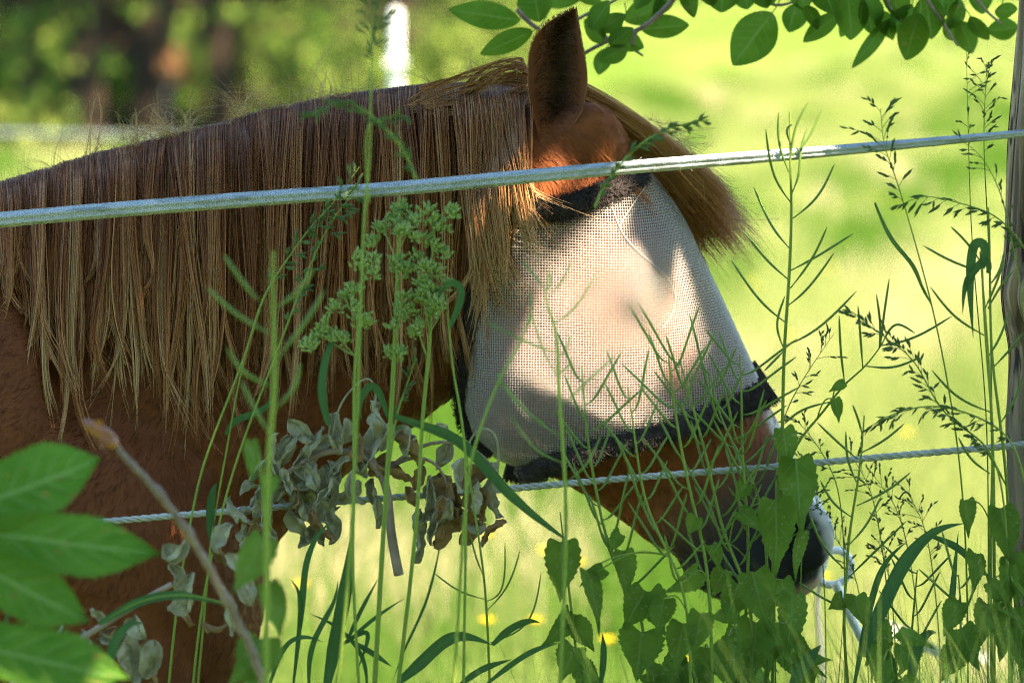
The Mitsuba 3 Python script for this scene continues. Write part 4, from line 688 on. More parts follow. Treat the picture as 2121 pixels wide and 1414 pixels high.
mustard('blurred pod bearing stem in front of the middle of the mask', -.52, [(1138, 560), (1132, 626), (1147, 669), (1155, 736), (1157, 796), (1167, 940), (1172, 1100), (1165, 1300), (1160, 1414)],
        [[(1129, 600), (1110, 575), (1082, 540)], [(1138, 612), (1165, 580), (1185, 536)], [(1149, 669), (1188, 640), (1237, 563)], [(1150, 730), (1085, 706), (1006, 666)], [(1155, 740), (1175, 720), (1177, 689)], [(1152, 776), (1125, 723), (1102, 653)], [(1157, 776), (1187, 749)], [(1166, 840), (1196, 809), (1278, 733)], [(1160, 905), (1099, 858), (1029, 779)], [(1136, 600), (1142, 585), (1140, 566)], [(1172, 960), (1110, 930), (1060, 860)], [(1172, 1000), (1215, 960), (1245, 900)]], r=.0021, pr=.0010)
mustard('slanting blurred stalk crossing the rear part of the mask', -.55, [(1104, 650), (1070, 722), (1032, 792), (996, 885), (975, 960), (960, 1100), (940, 1414)], [[(1034, 792), (1080, 842), (1130, 880)], [(1016, 832), (1035, 780), (1030, 776)], [(1085, 692), (1100, 640), (1098, 600)]], r=.0017, pr=.0010)
mustard('crowded pod stem leaning over the lower fleece edging, leftmost of the tangle', -.30, [(1205, 760), (1219, 921), (1240, 1043), (1264, 1132), (1317, 1246), (1335, 1330), (1345, 1414)], auto=(16, .03, .62, 80, 130), seed=1, leaves=[(1285, 1105, 1262, 1145, 44, .6), (1290, 1140, 1295, 1245, 52, .3), (1335, 1222, 1290, 1310, 78, .2), (1345, 1225, 1378, 1318, 74, -.2), (1330, 1308, 1318, 1412, 104, .1)], r=.0018)
mustard('yellow green pod stem rising through the middle of the tangle', -.31, [(1385, 740), (1398, 848), (1426, 1002), (1459, 1149), (1472, 1287), (1475, 1414)], auto=(17, .02, .66, 75, 130), seed=2, leaves=[(1445, 1180, 1372, 1228, 56, .5), (1452, 1270, 1432, 1360, 64, .3), (1470, 1340, 1500, 1416, 74, .2), (1440, 1070, 1425, 1110, 40, .2)], r=.0019)
mustard('pod stem slanting down to the right across the muzzle', -.28, [(1408, 745), (1440, 862), (1471, 982), (1499, 1100), (1540, 1205), (1556, 1283), (1560, 1414)], auto=(17, .02, .66, 80, 135), seed=3, leaves=[(1532, 1058, 1585, 1108, 50, .4), (1606, 1035, 1605, 1200, 82, .1), (1528, 1208, 1498, 1290, 66, .2), (1560, 1185, 1592, 1310, 90, .1)], r=.0019)
mustard('upright pod stem before the nostril end of the fleece edging', -.27, [(1532, 735), (1536, 840), (1538, 941), (1548, 1084), (1548, 1205), (1535, 1414)], auto=(16, .03, .66, 75, 120), seed=4, leaves=[(1565, 1288, 1552, 1416, 86, .1), (1640, 1232, 1625, 1378, 68, .2), (1620, 1200, 1640, 1300, 60, -.3), (1500, 1180, 1475, 1240, 50, .3), (1470, 1130, 1490, 1185, 40, .4)], r=.0018)
mustard('thin pod stem at the chin of the horse', -.33, [(1300, 800), (1318, 930), (1345, 1060), (1400, 1180), (1425, 1290), (1430, 1414)], auto=(15, .05, .65, 70, 120), seed=6, leaves=[(1375, 1240, 1362, 1318, 62, .3), (1415, 1290, 1400, 1392, 72, .1), (1215, 1180, 1240, 1318, 54, .6), (1250, 1175, 1200, 1215, 42, .5)], r=.0016)
mustard('pod stem leaning right over the white nose stripe', -.24, [(1470, 770), (1500, 880), (1560, 1000), (1585, 1120), (1590, 1260), (1585, 1414)], auto=(14, .02, .6, 70, 115), seed=7, leaves=[(1545, 1000, 1520, 1040, 40, .3), (1600, 1290, 1590, 1400, 80, .2), (1520, 1330, 1520, 1416, 70, .1), (1625, 1330, 1655, 1412, 64, -.2)], r=.0017)
mustard('weedy pod stem standing close before the post, the left one', -.27, [(2030, 521), (2042, 674), (2056, 939), (2052, 1100), (2055, 1414)], [[(2028, 562), (1970, 540), (1913, 509)], [(2038, 694), (1978, 655), (1927, 594)], [(2054, 854), (1985, 822), (1930, 766)], [(2030, 540), (2000, 500), (1970, 470)], [(2040, 640), (2062, 590), (2080, 540)], [(2046, 740), (2070, 700), (2092, 640)], [(2050, 980), (2012, 950), (1985, 905)]], [(2000, 1035, 2006, 1115, 46, .4), (2072, 1052, 2090, 1180, 78, .2), (2020, 1145, 2012, 1235, 60, .4), (2045, 1250, 2030, 1340, 70, .2)], r=.0019)
mustard('weedy pod stem standing close before the post, the right one', -.26, [(2047, 430), (2050, 521), (2053, 708), (2063, 810), (2076, 912), (2088, 1050), (2095, 1414)], [[(2050, 590), (2070, 560), (2080, 520)], [(2046, 640), (2075, 590), (2100, 560)], [(2058, 760), (2095, 720), (2118, 690)], [(2070, 880), (2100, 830), (2118, 780)], [(2086, 1010), (2060, 960), (2040, 930)]], [(2090, 1150, 2110, 1260, 70, .2), (2088, 1260, 2070, 1370, 80, .1), (2105, 1300, 2118, 1400, 60, .3)], r=.0018)
mustard('slanting branched pod stalk rising right beyond the lower edging', -.24, [(1826, 714), (1788, 762), (1750, 796), (1700, 858), (1652, 919), (1625, 1000), (1610, 1100), (1600, 1414)], [[(1750, 796), (1742, 730), (1738, 653)], [(1787, 762), (1782, 694), (1777, 633)], [(1821, 720), (1823, 672), (1815, 609)], [(1824, 716), (1830, 660), (1842, 577)], [(1822, 716), (1890, 700), (1971, 655)], [(1795, 758), (1850, 760), (1905, 740)], [(1720, 832), (1660, 850), (1624, 878)], [(1826, 714), (1845, 680), (1862, 672), (1895, 690)]], [(1748, 792, 1716, 812, 26, .4), (1728, 826, 1738, 876, 30, .3)], r=.0016)
mustard('tall slim pod stem to the right of the muzzle, over the rope', -.26, [(1790, 860), (1784, 937), (1776, 1002), (1760, 1104), (1752, 1205), (1748, 1287), (1756, 1414)], [[(1776, 950), (1735, 915), (1693, 875)], [(1784, 937), (1830, 912), (1873, 877)], [(1774, 998), (1756, 950), (1752, 893)], [(1774, 1047), (1836, 1016), (1886, 978)], [(1765, 1071), (1726, 1040), (1699, 994)], [(1758, 1128), (1795, 1085), (1825, 1027)], [(1756, 1197), (1814, 1140), (1877, 1079)], [(1752, 1180), (1706, 1130), (1675, 1059)], [(1786, 900), (1778, 870), (1766, 838)], [(1750, 1260), (1700, 1235), (1655, 1205)]], [(1772, 1234, 1792, 1298, 60, .2), (1745, 1238, 1715, 1262, 44, .2)], r=.0016)
mustard('dark thin pod stalk in the open gap under the mask', -.30, [(960, 890), (983, 1059), (1003, 1205), (1014, 1414)], [[(1003, 1240), (950, 1222), (898, 1185)], [(1006, 1245), (1036, 1225), (1046, 1124)], [(1010, 1262), (1050, 1214), (1077, 1140)], [(1016, 1330), (1090, 1290), (1121, 1185)], [(1000, 1190), (985, 1150), (975, 1110)]], r=.0014, pr=.0009)
mustard('leafy nettle like stem with a wide toothed leaf below the fleece edging', -.30, [(1160, 1060), (1168, 1130), (1178, 1220), (1190, 1320), (1195, 1414)], [], [(1164, 1122, 1160, 1246, 84, .1), (1180, 1268, 1112, 1345, 58, .7), (1186, 1290, 1232, 1350, 60, .4), (1190, 1340, 1160, 1412, 74, .2), (1192, 1380, 1250, 1416, 66, .2)], r=.0016, name='toothed_leaf_plant')
mustard('blurred leafy stem with broad leaves at the lower left, by the twig', -.72, [(535, 930), (548, 1060), (552, 1150), (556, 1250), (545, 1350), (540, 1414)], [], [(520, 912, 522, 1000, 36, .2), (548, 1115, 482, 1228, 84, .2), (552, 1212, 580, 1322, 64, .4), (540, 1322, 515, 1436, 110, .1), (530, 1360, 470, 1420, 70, .3), (560, 985, 548, 1050, 46, .3)], r=.0026, name='toothed_leaf_plant')
mustard('thick blurred pod stem in front of the mane, nearest to the camera', -.82, [(566, 520), (566, 640), (569, 770), (562, 880), (556, 960), (552, 1414)], [[(535, 622), (500, 580), (462, 526)], [(558, 690), (490, 650), (428, 595)], [(575, 740), (630, 670), (673, 600)], [(568, 640), (620, 600), (650, 555)], [(565, 800), (505, 770), (470, 720)], [(566, 850), (610, 800), (620, 750)], [(560, 900), (530, 850), (500, 790)]], r=.0026, pr=.0015)
mustard('low pod stem in the dim weeds right of the white rope', -.18, [(1900, 1180), (1890, 1290), (1880, 1414)], auto=(6, .0, .7, 60, 100), seed=9, leaves=[(1890, 1330, 1860, 1400, 60, .3)], r=.0014)
mustard('low leafy stem at the foot of the post', -.30, [(1985, 1190), (1990, 1290), (1980, 1414)], auto=(4, .0, .4, 60, 90), seed=10, leaves=[(1986, 1245, 1955, 1320, 62, .3), (1990, 1300, 2030, 1390, 80, .1), (1984, 1340, 1950, 1412, 70, .2)], r=.0014, name='toothed_leaf_plant')

def panicle(k, c, n, lo, hi, l0, l1, y, spread=1.0, sl=.0075, sr=.0011, per=4, droop=.2, seed=0, mat='mat_seed', axis=True):
    """A seed head: n thin branches along curve c between fractions lo and hi, each carrying spikelets."""
    gg = np.random.default_rng(seed + 900); ms = []; t = np.gradient(c, axis=0); t /= np.linalg.norm(t, axis=1, keepdims=True); br, sc, sd = [], [], []
    for i in range(n):
        u = lo + (hi - lo) * (i + gg.uniform()) / n; j = u * (len(c) - 1); p = np.array([np.interp(j, np.arange(len(c)), c[:, q]) for q in range(3)]); tt = t[int(j)]
        o = gg.normal(0, 1, 3); o -= tt * (o @ tt); o /= np.linalg.norm(o); L = (l0 + (l1 - l0) * (1 - abs(2 * (u - lo) / (hi - lo) - .7))) * gg.uniform(.6, 1.2)
        d = -tt * .75 + o * spread * gg.uniform(.4, 1); d /= np.linalg.norm(d); e = p + d * L; e[2] -= droop * L * gg.uniform(.3, 1); cu = sm([p, (p + e) / 2 + [0, 0, .06 * L], e], 6); br.append(cu)
        for q in range(per):
            f = 1 - q * (.75 / per) * gg.uniform(.7, 1.1); b = np.array([np.interp(f * 5, np.arange(6), cu[:, w]) for w in range(3)]); dd = cu[-1] - cu[-2]; dd = dd / np.linalg.norm(dd) + gg.normal(0, .28, 3); sc.append(b); sd.append(dd / np.linalg.norm(dd))
    m = spindles(np.array(sc), np.array(sd), gg.uniform(.75, 1.25, len(sc)) * sl, gg.uniform(.8, 1.2, len(sc)) * sr)
    part(k, 'seed_head', cat([tubes(np.array(br), .00028, 4), m]), mat, stuff=True)
def grass(label, y, stem, head=None, blades=(), r=.0012, name='flowering_grass', ground=True, seed=0, group=None, headmat='mat_seed', **hk):
    k = thing(name, label, 'grass stalk', group); c = path(stem, y, 40); full = to_ground(c) if ground else c
    part(k, 'stem', tubes(full, np.interp(np.arange(len(full)), [0, 14, 39, len(full)], [r * .3, r * .75, r, r * 1.3]), 6), 'mat_stem')
    if head: panicle(k, c, *head, y, seed=seed, mat=headmat, **hk)
    for b in blades:
        pts, w = b[0], b[1]; cc = path(pts, y + (b[2] if len(b) > 2 else 0), 30); m, uv = blade(cc, w * PX(y), twist=b[3] if len(b) > 3 else g.normal(0, .5)); part(k, 'blade', m, 'mat_blade', uv=uv)
    return k
grass('slim grass with a loose dark panicle over the tape, left of the post', -.26, [(1824, 225), (1832, 300), (1852, 360), (1886, 470), (1930, 633), (1964, 800), (1985, 940), (2000, 1130), (2005, 1414)], (18, .0, .24, .018, .036), seed=1, per=4, spread=1.2, r=.0010, sl=.0085, sr=.0013)
grass('arching grass with a dense one sided head pointing left before the post', -.27, [(1856, 430), (1910, 408), (1978, 418), (2046, 440), (2083, 466), (2125, 520), (2160, 700), (2170, 1414)], (22, .02, .55, .006, .013), seed=2, per=3, spread=.6, r=.0010, sl=.010, sr=.0014, droop=.7)
grass('drooping grass head hanging beside the post just under the tape', -.27, [(1988, 290), (2030, 322), (2060, 372), (2078, 420), (2100, 520), (2125, 700), (2140, 1414)], (14, .02, .5, .008, .018), seed=3, per=2, spread=.9, r=.0009, sl=.008, sr=.0012)
grass('hair thin upright grass with a wispy head before the apple leaves', -.20, [(2001, 95), (2005, 250), (2012, 470), (2030, 700), (2044, 900), (2046, 1414)], (8, .04, .22, .014, .028), seed=4, per=2, spread=1.1, r=.0008)
grass('upright grass with a fine feathery panicle above the tape, close to the post', -.16, [(2044, 130), (2040, 210), (2038, 300), (2046, 470), (2052, 700), (2060, 1414)], (20, .0, .27, .014, .030), seed=5, per=3, spread=1.1, r=.0009, sl=.007)
grass('heavy grey green grass head slanting down across the meadow right of the mask', -.29, [(1765, 645), (1832, 698), (1893, 749), (1944, 837), (1998, 888), (2046, 930), (2080, 1050), (2090, 1414)], (46, .0, .62, .008, .020), seed=6, per=3, spread=.7, r=.0011, sl=.009, sr=.0014)
grass('pale seeded grass arching left from the post above the rope', -.31, [(1813, 878), (1845, 860), (1880, 848), (1944, 842), (2046, 874), (2110, 950), (2130, 1414)], (26, .0, .6, .006, .015), seed=7, per=3, spread=.6, sl=.009, droop=.6)
grass('small pale panicle between the mask corner and the slanting stalk', -.20, [(1728, 690), (1692, 742), (1655, 800), (1626, 861), (1610, 950), (1606, 1414)], (12, .02, .38, .012, .030), seed=8, per=3, spread=1.0, r=.0008, sl=.008)
grass('faint panicle low beyond the nose, over the rope', -.10, [(1640, 860), (1680, 905), (1715, 960), (1740, 1040), (1750, 1414)], (14, .0, .4, .012, .028), seed=9, per=3, spread=1.0, r=.0008, sl=.007)
for i, (x, y0, lean) in enumerate([(1820, 940, 60), (1880, 985, 70), (1700, 960, 30), (1660, 1010, -10), (1930, 1020, 50), (1780, 1080, 80), (1850, 1120, 30)]):
    grass('fine airy grass panicle in the haze of seed heads right of the muzzle', -.12 + .03 * (i % 3), [(x - lean, y0), (x - lean * .4, y0 + 60), (x, y0 + 150), (x + lean * .3, y0 + 300), (x + lean * .35, 1440)], (20, .0, .42, .014, .032), seed=20 + i, per=3, spread=1.1, r=.0008, sl=.006, group='airy grass panicles right of the muzzle')
grass('out of focus grass with a drooping nodding head in front of the mane', -.62, [(640, 240), (690, 216), (735, 218), (775, 245), (820, 290), (845, 330), (862, 372)], (26, .02, .98, .005, .012), seed=10, per=3, spread=.5, r=.0013, sl=.008, sr=.0015, ground=False)
grass('tall blurred grass stem rising above the crest of the mane', -.60, [(772, 20), (770, 90), (768, 180), (766, 320), (757, 420), (745, 700), (738, 900), (722, 1180), (700, 1414)], (22, .0, .12, .012, .03), seed=11, per=3, spread=1.0, r=.0016)
grass('lower side branch of the nodding grass, with two short tufts', -.60, [(835, 238), (805, 244), (785, 250), (766, 258), (764, 420)], (10, .0, .5, .004, .010), seed=12, per=3, spread=.6, r=.001, ground=False)
grass('blurred bent grass head lying across the tape below the ear', -.42, [(1470, 248), (1400, 262), (1340, 290), (1295, 330), (1250, 390), (1232, 430)], (30, .05, .9, .004, .009), seed=13, per=3, spread=.5, r=.0012, sl=.008, sr=.0014, ground=False)
grass('left one of the slim yellow green stems slanting over the mane', -.33, [(745, 345), (690, 420), (645, 470), (600, 530), (545, 620), (508, 733), (429, 940), (395, 1080), (370, 1230), (350, 1414)], (26, .02, .34, .008, .020), seed=14, per=3, spread=.9, r=.0013, sl=.010, sr=.0015)
grass('right one of the slim yellow green stems slanting over the mane', -.33, [(752, 380), (700, 440), (660, 510), (615, 620), (562, 759), (495, 940), (455, 1080), (420, 1250), (400, 1414)], (24, .02, .36, .008, .020), seed=15, per=3, spread=.9, r=.0013, sl=.009, sr=.0014)
grass('short bright stem between the slanting pair', -.32, [(540, 640), (502, 762), (468, 940), (440, 1100), (425, 1250), (410, 1414)], None, [([(468, 900), (490, 870), (540, 850), (580, 800)], 14), ([(440, 1130), (436, 1060), (444, 1010), (450, 1000)], 18)], r=.0012)
def cocksfoot(label, y, stem, blobs, blades=(), r=.0016):
    k = thing('tufted_grass', label, 'grass stalk'); c = path(stem, y, 34); full = to_ground(c); part(k, 'stem', tubes(full, np.interp(np.arange(len(full)), [0, 12, 33, len(full)], [r * .5, r * .85, r, r * 1.3]), 7), 'mat_stem')
    for bx, by, br in blobs:
        p = P(bx, by, y + g.normal(0, .006)); R = br * 1.2 * PX(y); j = np.argmin(np.abs(c[:, 2] - (p[2] - R))); a = c[min(j + 1, 33)]
        sub = g.normal(0, 1, (4, 3)) * [R * .6, R * .25, R * .5]; n = 130; q = g.normal(0, 1, (n, 3)); q /= np.linalg.norm(q, axis=1, keepdims=True); q = q * g.uniform(.15, 1, (n, 1)) * [R * .9, R * .6, R * .8]; d = q / R + np.array([0, 0, .55]) + np.sign(p[0] - a[0]) * np.array([.25, 0, 0]); d /= np.linalg.norm(d, axis=1, keepdims=True)
        part(k, 'seed_cluster', cat([spindles(p + q * .62 + sub[g.integers(0, 4, n)], d, g.uniform(.0042, .0068, n), g.uniform(.0010, .0016, n), 5), tubes(sm([a, (a + p) / 2 + [0, 0, -.002], p], 6), .0007, 5)]), 'mat_cocksfoot')
    for b in blades: cc = path(b[0], y, 30); m, uv = blade(cc, b[1] * PX(y), twist=g.normal(0, .5)); part(k, 'blade', m, 'mat_blade', uv=uv)
cocksfoot('left tufted grass stem with pale green clusters before the mane', -.40, [(752, 520), (745, 640), (735, 760), (733, 900), (733, 1043), (731, 1165), (743, 1414)], [(764, 548, 27), (716, 620, 27), (740, 655, 24), (664, 690, 24), (700, 690, 18)], [([(680, 880), (668, 800), (690, 710), (715, 690), (735, 700)], 20)])
cocksfoot('middle tufted grass stem topped by several round clusters beside the mask', -.37, [(828, 440), (824, 560), (818, 700), (810, 850), (798, 1043), (788, 1205), (776, 1414)], [(826, 432, 28), (800, 486, 22), (850, 540, 26), (842, 622, 24), (826, 662, 20), (820, 735, 20), (848, 470, 16)], [([(804, 864), (770, 800), (745, 835), (750, 870)], 16), ([(812, 860), (900, 890), (959, 921), (1048, 1015), (1133, 1088), (1182, 1124)], 22)], r=.0027)
cocksfoot('right tufted grass stem with its clusters close to the rear edging', -.37, [(900, 460), (893, 580), (890, 700), (876, 860), (865, 1043), (845, 1246), (825, 1414)], [(906, 438, 30), (895, 512, 24), (866, 572, 24), (908, 606, 28), (880, 634, 20), (868, 690, 18), (915, 640, 18)], r=.0022)
grass('bent grass stem with a folded blade by the rear edging', -.38, [(925, 610), (930, 680), (938, 760), (948, 820), (960, 900), (965, 1000), (960, 1414)], None, [([(930, 680), (948, 640), (955, 600), (940, 586), (915, 600), (910, 620)], 15)], r=.0015)
grass('thin grass stalk with a small green head low before the mane', -.34, [(862, 740), (845, 790), (825, 850), (815, 900), (800, 1010)], (14, .0, .7, .004, .009), seed=16, per=3, spread=.6, ground=False)
k = thing('grass_clump', 'dark broad bladed grass clump in the gap under the neck', 'grass')
for pts, w, dy in [([(675, 1430), (699, 1307), (719, 1193), (728, 1100)], 30, -.36), ([(622, 1300), (628, 1230), (640, 1150), (670, 1095), (690, 1080)], 15, -.34), ([(825, 1412), (880, 1365), (943, 1319), (1020, 1335)], 26, -.33), ([(608, 1414), (622, 1266), (616, 1220), (602, 1200)], 10, -.34), ([(718, 1330), (745, 1270), (785, 1195)], 9, -.33), ([(720, 1330), (770, 1285), (840, 1237)], 9, -.33), ([(735, 1330), (775, 1355), (812, 1380)], 12, -.33), ([(700, 1340), (760, 1310), (735, 1400)], 10, -.33), ([(1020, 1335), (1060, 1300), (1100, 1285), (1120, 1290)], 16, -.32), ([(950, 1420), (1000, 1385), (1060, 1365)], 14, -.33), ([(1245, 1414), (1250, 1350), (1247, 1310)], 14, -.33), ([(640, 1420), (650, 1330), (690, 1250), (700, 1200)], 12, -.36), ([(760, 1420), (750, 1360), (700, 1300), (640, 1270)], 9, -.34), ([(910, 1136), (882, 1246), (840, 1340), (812, 1414)], 6, -.36),
                   ([(1010, 1414), (1100, 1350), (1160, 1330)], 12, -.34), ([(560, 1414), (600, 1330), (640, 1320), (670, 1330)], 11, -.36)]:
    m, uv = blade(path([*pts, ][::1], dy, 26), w * PX(dy), twist=g.normal(0, .5)); part(k, 'blade', m, 'mat_blade', uv=uv)
k = thing('broad_grass', 'broad dark green blade arching to the right beside the muzzle rope', 'grass')
for pts, w, dy in [([(1790, 1360), (1800, 1319), (1833, 1246), (1874, 1165), (1938, 1100), (1995, 1084)], 30, -.28), ([(1770, 1414), (1800, 1266), (1835, 1165), (1880, 1120)], 14, -.24), ([(1890, 1420), (1900, 1340), (1925, 1310), (1940, 1310)], 22, -.26), ([(1640, 1420), (1670, 1370), (1700, 1335)], 30, -.36), ([(1960, 1414), (1970, 1260), (1985, 1100)], 14, -.2), ([(1930, 1110), (1990, 1140), (2030, 1180), (2060, 1200)], 16, -.25)]:
    m, uv = blade(path(pts, dy, 26), w * PX(dy), twist=g.normal(0, .4)); part(k, 'blade', m, 'mat_blade', uv=uv)
k = thing('ribbon_grass', 'grass stem with limp folded blue green blades beside the post', 'grass')
for pts, w in [([(2016, 700), (2009, 600), (2012, 530), (2022, 504), (2036, 506), (2040, 530), (2034, 556)], 20), ([(1994, 650), (2000, 590), (2018, 560), (2040, 540), (2048, 552), (2046, 566)], 16)]:
    m, uv = blade(path(pts, -.275, 30)[::-1], w * PX(-.27), twist=.3); part(k, 'blade', m, 'mat_blade', uv=uv)
part(k, 'stem', tubes(to_ground(path([(2034, 552), (2038, 640), (2046, 760), (2056, 900), (2060, 1414)], -.275, 20)), .0012, 6), 'mat_stem')
grass('straight grass stem with a pale node in the meadow gap, left of the post', -.25, [(1812, 425), (1850, 500), (1885, 545), (1910, 590), (1930, 633)], None, [([(1812, 420), (1850, 500), (1890, 550), (1912, 600), (1930, 632)], 9)], ground=False, r=.0008)

# horse chestnut leaf, twig with bud
k = thing('chestnut_leaf', 'large green toothed leaf of several leaflets entering at the lower left', 'leaf')
for i, (x0, y0, x1, y1, w, r) in enumerate([(-150, 1085, 206, 948, 152, .1), (-150, 1095, 330, 1146, 132, -.15), (-150, 1110, 185, 1288, 128, .1), (-190, 1300, 268, 1404, 122, .3), (-150, 1070, -40, 800, 130, .1)]):
    yy = -.80 - .02 * i; m, uv = leaf(P(x0, y0, yy), P(x1, y1, yy - .02), w * PX(yy), 'chestnut', roll=r, fold=.16, curl=[.35, .3, .5, .3, .3][i], teeth=30, nu=110, nv=21, quilt=.0065, crumple=.03, seed=60 + i); part(k, 'leaflet', m, 'mat_chestnut', uv=uv)
part(k, 'stalk', tubes(sm([P(-150, 1090, -.80), P(-260, 1150, -.80), P(-420, 1400, -.82), P(-520, 2000, -.85), P(-540, 2900, -.88)], 20), .002, 7), 'mat_stem')
k = thing('budded_twig', 'bare grey brown twig ending in a sticky red bud at lower left', 'twig')
c = path([(240, 922), (262, 950), (300, 988), (330, 1022), (362, 1065), (395, 1112), (428, 1165), (455, 1215), (480, 1262), (498, 1300), (520, 1345), (560, 1450), (640, 1700), (700, 2300), (700, 2850)], -.74, 90)
rr = np.interp(np.arange(90), [0, 20, 89], [.0029, .0034, .0050]); s = np.arange(90)
for q in (12, 20, 33): rr = rr * (1 + .45 * np.exp(-((s - q) / 1.2) ** 2))
c = c + np.random.default_rng(4).normal(0, .0004, c.shape); part(k, 'wood', tubes(c, rr, 10), 'mat_twig')
c = path([(244, 926), (228, 912), (210, 896), (190, 882), (172, 869)], -.74, 16); part(k, 'bud', tubes(c, np.array([.6, .9, 1.15, 1.35, 1.45, 1.45, 1.35, 1.3, 1.25, 1.2, 1.15, 1.1, .95, .75, .5, .15]) * .0050, 12), 'mat_bud')
for (x, y, x1, y1) in [(236, 912, 206, 898), (222, 920, 205, 912), (214, 886, 190, 872)]:
    m, uv = leaf(P(x, y, -.745), P(x1, y1, -.747), .010, 'apple', fold=.6, nu=8, nv=5, curl=.4); part(k, 'bud_scale', m, 'mat_bud', uv=uv)

# withered branch caught in the rope
def withered(k, x0, y0, x1, y1, w, brown=False, yy=-.26, roll=None):
    mx, my, w = (x0 + x1) / 2, (y0 + y1) / 2, w * 1.1; x0, x1, y0, y1 = mx + (x0 - mx) * 1.15, mx + (x1 - mx) * 1.15, my + (y0 - my) * 1.15, my + (y1 - my) * 1.15
    m, uv = leaf(P(x0, y0, yy), P(x1, y1, yy - g.uniform(0, .012)), w * PX(yy), 'apple', roll=g.normal(0, .8) if roll is None else roll, rollup=g.choice([.5, 1.0, 1.7, 2.3]), curl=g.normal(0, .9), nu=26, nv=15, quilt=.012, crumple=.42, seed=int(g.integers(1, 9999)))
    part(k, 'leaf', m, 'mat_brown_leaf' if brown else 'mat_withered', uv=uv)
k = thing('withered_branch', 'cut branch of grey withered leaves draped over the lower rope', 'dead branch')
part(k, 'wood', tubes(path([(560, 1010), (640, 950), (720, 935), (790, 985), (808, 1083), (826, 1190)], -.265, 40), np.interp(np.arange(40), [0, 20, 39], [.0028, .004, .0052]), 9), 'mat_bark')
for x, y in [(640, 950), (720, 940), (900, 960), (980, 930)]: part(k, 'twig', tubes(path([(790, 985), ((790 + x) / 2, y - 10), (x, y), (x + (x - 790) * .3, y + 60)], -.262, 14), np.linspace(.0024, .001, 14), 6), 'mat_bark')
part(k, 'leaf_stalk', tubes(path([(960, 960), (978, 905), (1000, 888), (1020, 895), (1032, 930), (1030, 985)], -.27, 20), .0012, 6), 'mat_withered', ); part(k, 'leaf_stalk', tubes(path([(690, 900), (705, 840), (740, 795), (765, 785), (778, 815), (772, 850)], -.27, 20), .0011, 6), 'mat_withered')
for L in [(600, 872, 650, 915, 46), (690, 860, 705, 935, 46), (772, 840, 745, 972, 40), (620, 900, 580, 960, 40), (655, 975, 610, 1010, 44), (570, 960, 590, 1000, 36), (625, 1010, 645, 1085, 46), (530, 1010, 500, 1025, 30), (520, 1060, 490, 1080, 40), (560, 1050, 545, 1090, 44), (700, 960, 672, 1030, 44), (660, 1040, 690, 1080, 40), (640, 930, 690, 905, 38), (720, 870, 700, 920, 40), (745, 1000, 700, 1030, 40), (835, 885, 845, 945, 50), (860, 905, 830, 925, 40), (1020, 965, 1035, 1065, 44), (780, 1030, 785, 1090, 40), (600, 1060, 640, 1120, 46), (870, 1060, 868, 1160, 34), (905, 1060, 895, 1125, 46), (985, 1085, 990, 1108, 40), (580, 920, 560, 985, 38), (670, 890, 640, 950, 44), (540, 1080, 570, 1120, 40), (890, 990, 900, 1075, 30), (810, 880, 790, 930, 36), (615, 960, 655, 985, 40), (730, 930, 690, 985, 44), (590, 990, 560, 1050, 42), (660, 1080, 620, 1130, 40), (905, 880, 940, 905, 26)]: withered(k, *L)
for _ in range(34):
    x, y, a, L = g.normal(640, 62), g.normal(985, 50), g.uniform(.6, 2.6), g.uniform(40, 74); withered(k, x, y, x + L * math.cos(a), y + L * math.sin(a), g.uniform(28, 46), g.uniform() < .12, yy=-.255 + g.normal(0, .012))
for _ in range(14):
    x, y, a, L = g.normal(930, 55), g.normal(1000, 42), g.uniform(.8, 2.4), g.uniform(40, 70); withered(k, x, y, x + L * math.cos(a), y + L * math.sin(a), g.uniform(30, 48), g.uniform() < .7, yy=-.255 + g.normal(0, .012))
for L in [(770, 975, 850, 1000, 62), (800, 940, 780, 985, 50), (930, 990, 915, 1060, 54), (950, 975, 1010, 985, 60), (975, 1000, 1000, 1075, 66), (960, 1060, 905, 1100, 40), (1000, 980, 950, 1010, 50), (930, 1040, 960, 1085, 50), (740, 900, 730, 960, 46), (985, 1035, 930, 1075, 52), (560, 1075, 520, 1110, 36), (840, 1010, 860, 1045, 44), (820, 900, 870, 960, 50), (990, 1080, 955, 1125, 34)]: withered(k, *L, brown=True)
k = thing('withered_branch', 'smaller withered twig of crumpled leaves low at the left edge', 'dead branch')
part(k, 'wood', tubes(path([(357, 1209), (300, 1240), (240, 1278), (166, 1323), (60, 1390), (-60, 1500)], -.45, 24), np.linspace(.0026, .0042, 24), 8), 'mat_bark')
for L in [(60, 1310, 90, 1360, 44), (95, 1315, 60, 1370, 40), (130, 1300, 110, 1360, 44), (170, 1305, 190, 1350, 44), (210, 1320, 240, 1330, 36), (280, 1280, 300, 1320, 60), (265, 1320, 290, 1412, 66), (320, 1330, 300, 1400, 50), (340, 1130, 372, 1160, 40), (380, 1120, 350, 1160, 40), (360, 1170, 375, 1240, 40), (400, 1190, 390, 1260, 50), (455, 1220, 480, 1310, 44), (470, 1150, 500, 1190, 40), (395, 1250, 350, 1262, 40), (190, 1262, 230, 1285, 26), (80, 1340, 50, 1400, 50), (150, 1330, 170, 1380, 44), (480, 1090, 450, 1140, 40), (505, 1190, 520, 1250, 40)]: withered(k, *L, yy=-.44)
for L in [(310, 1330, 320, 1410, 54), (240, 1300, 200, 1340, 40), (370, 1240, 400, 1290, 40), (440, 1130, 470, 1170, 40), (420, 1290, 470, 1290, 36)]: withered(k, *L, brown=True, yy=-.43)
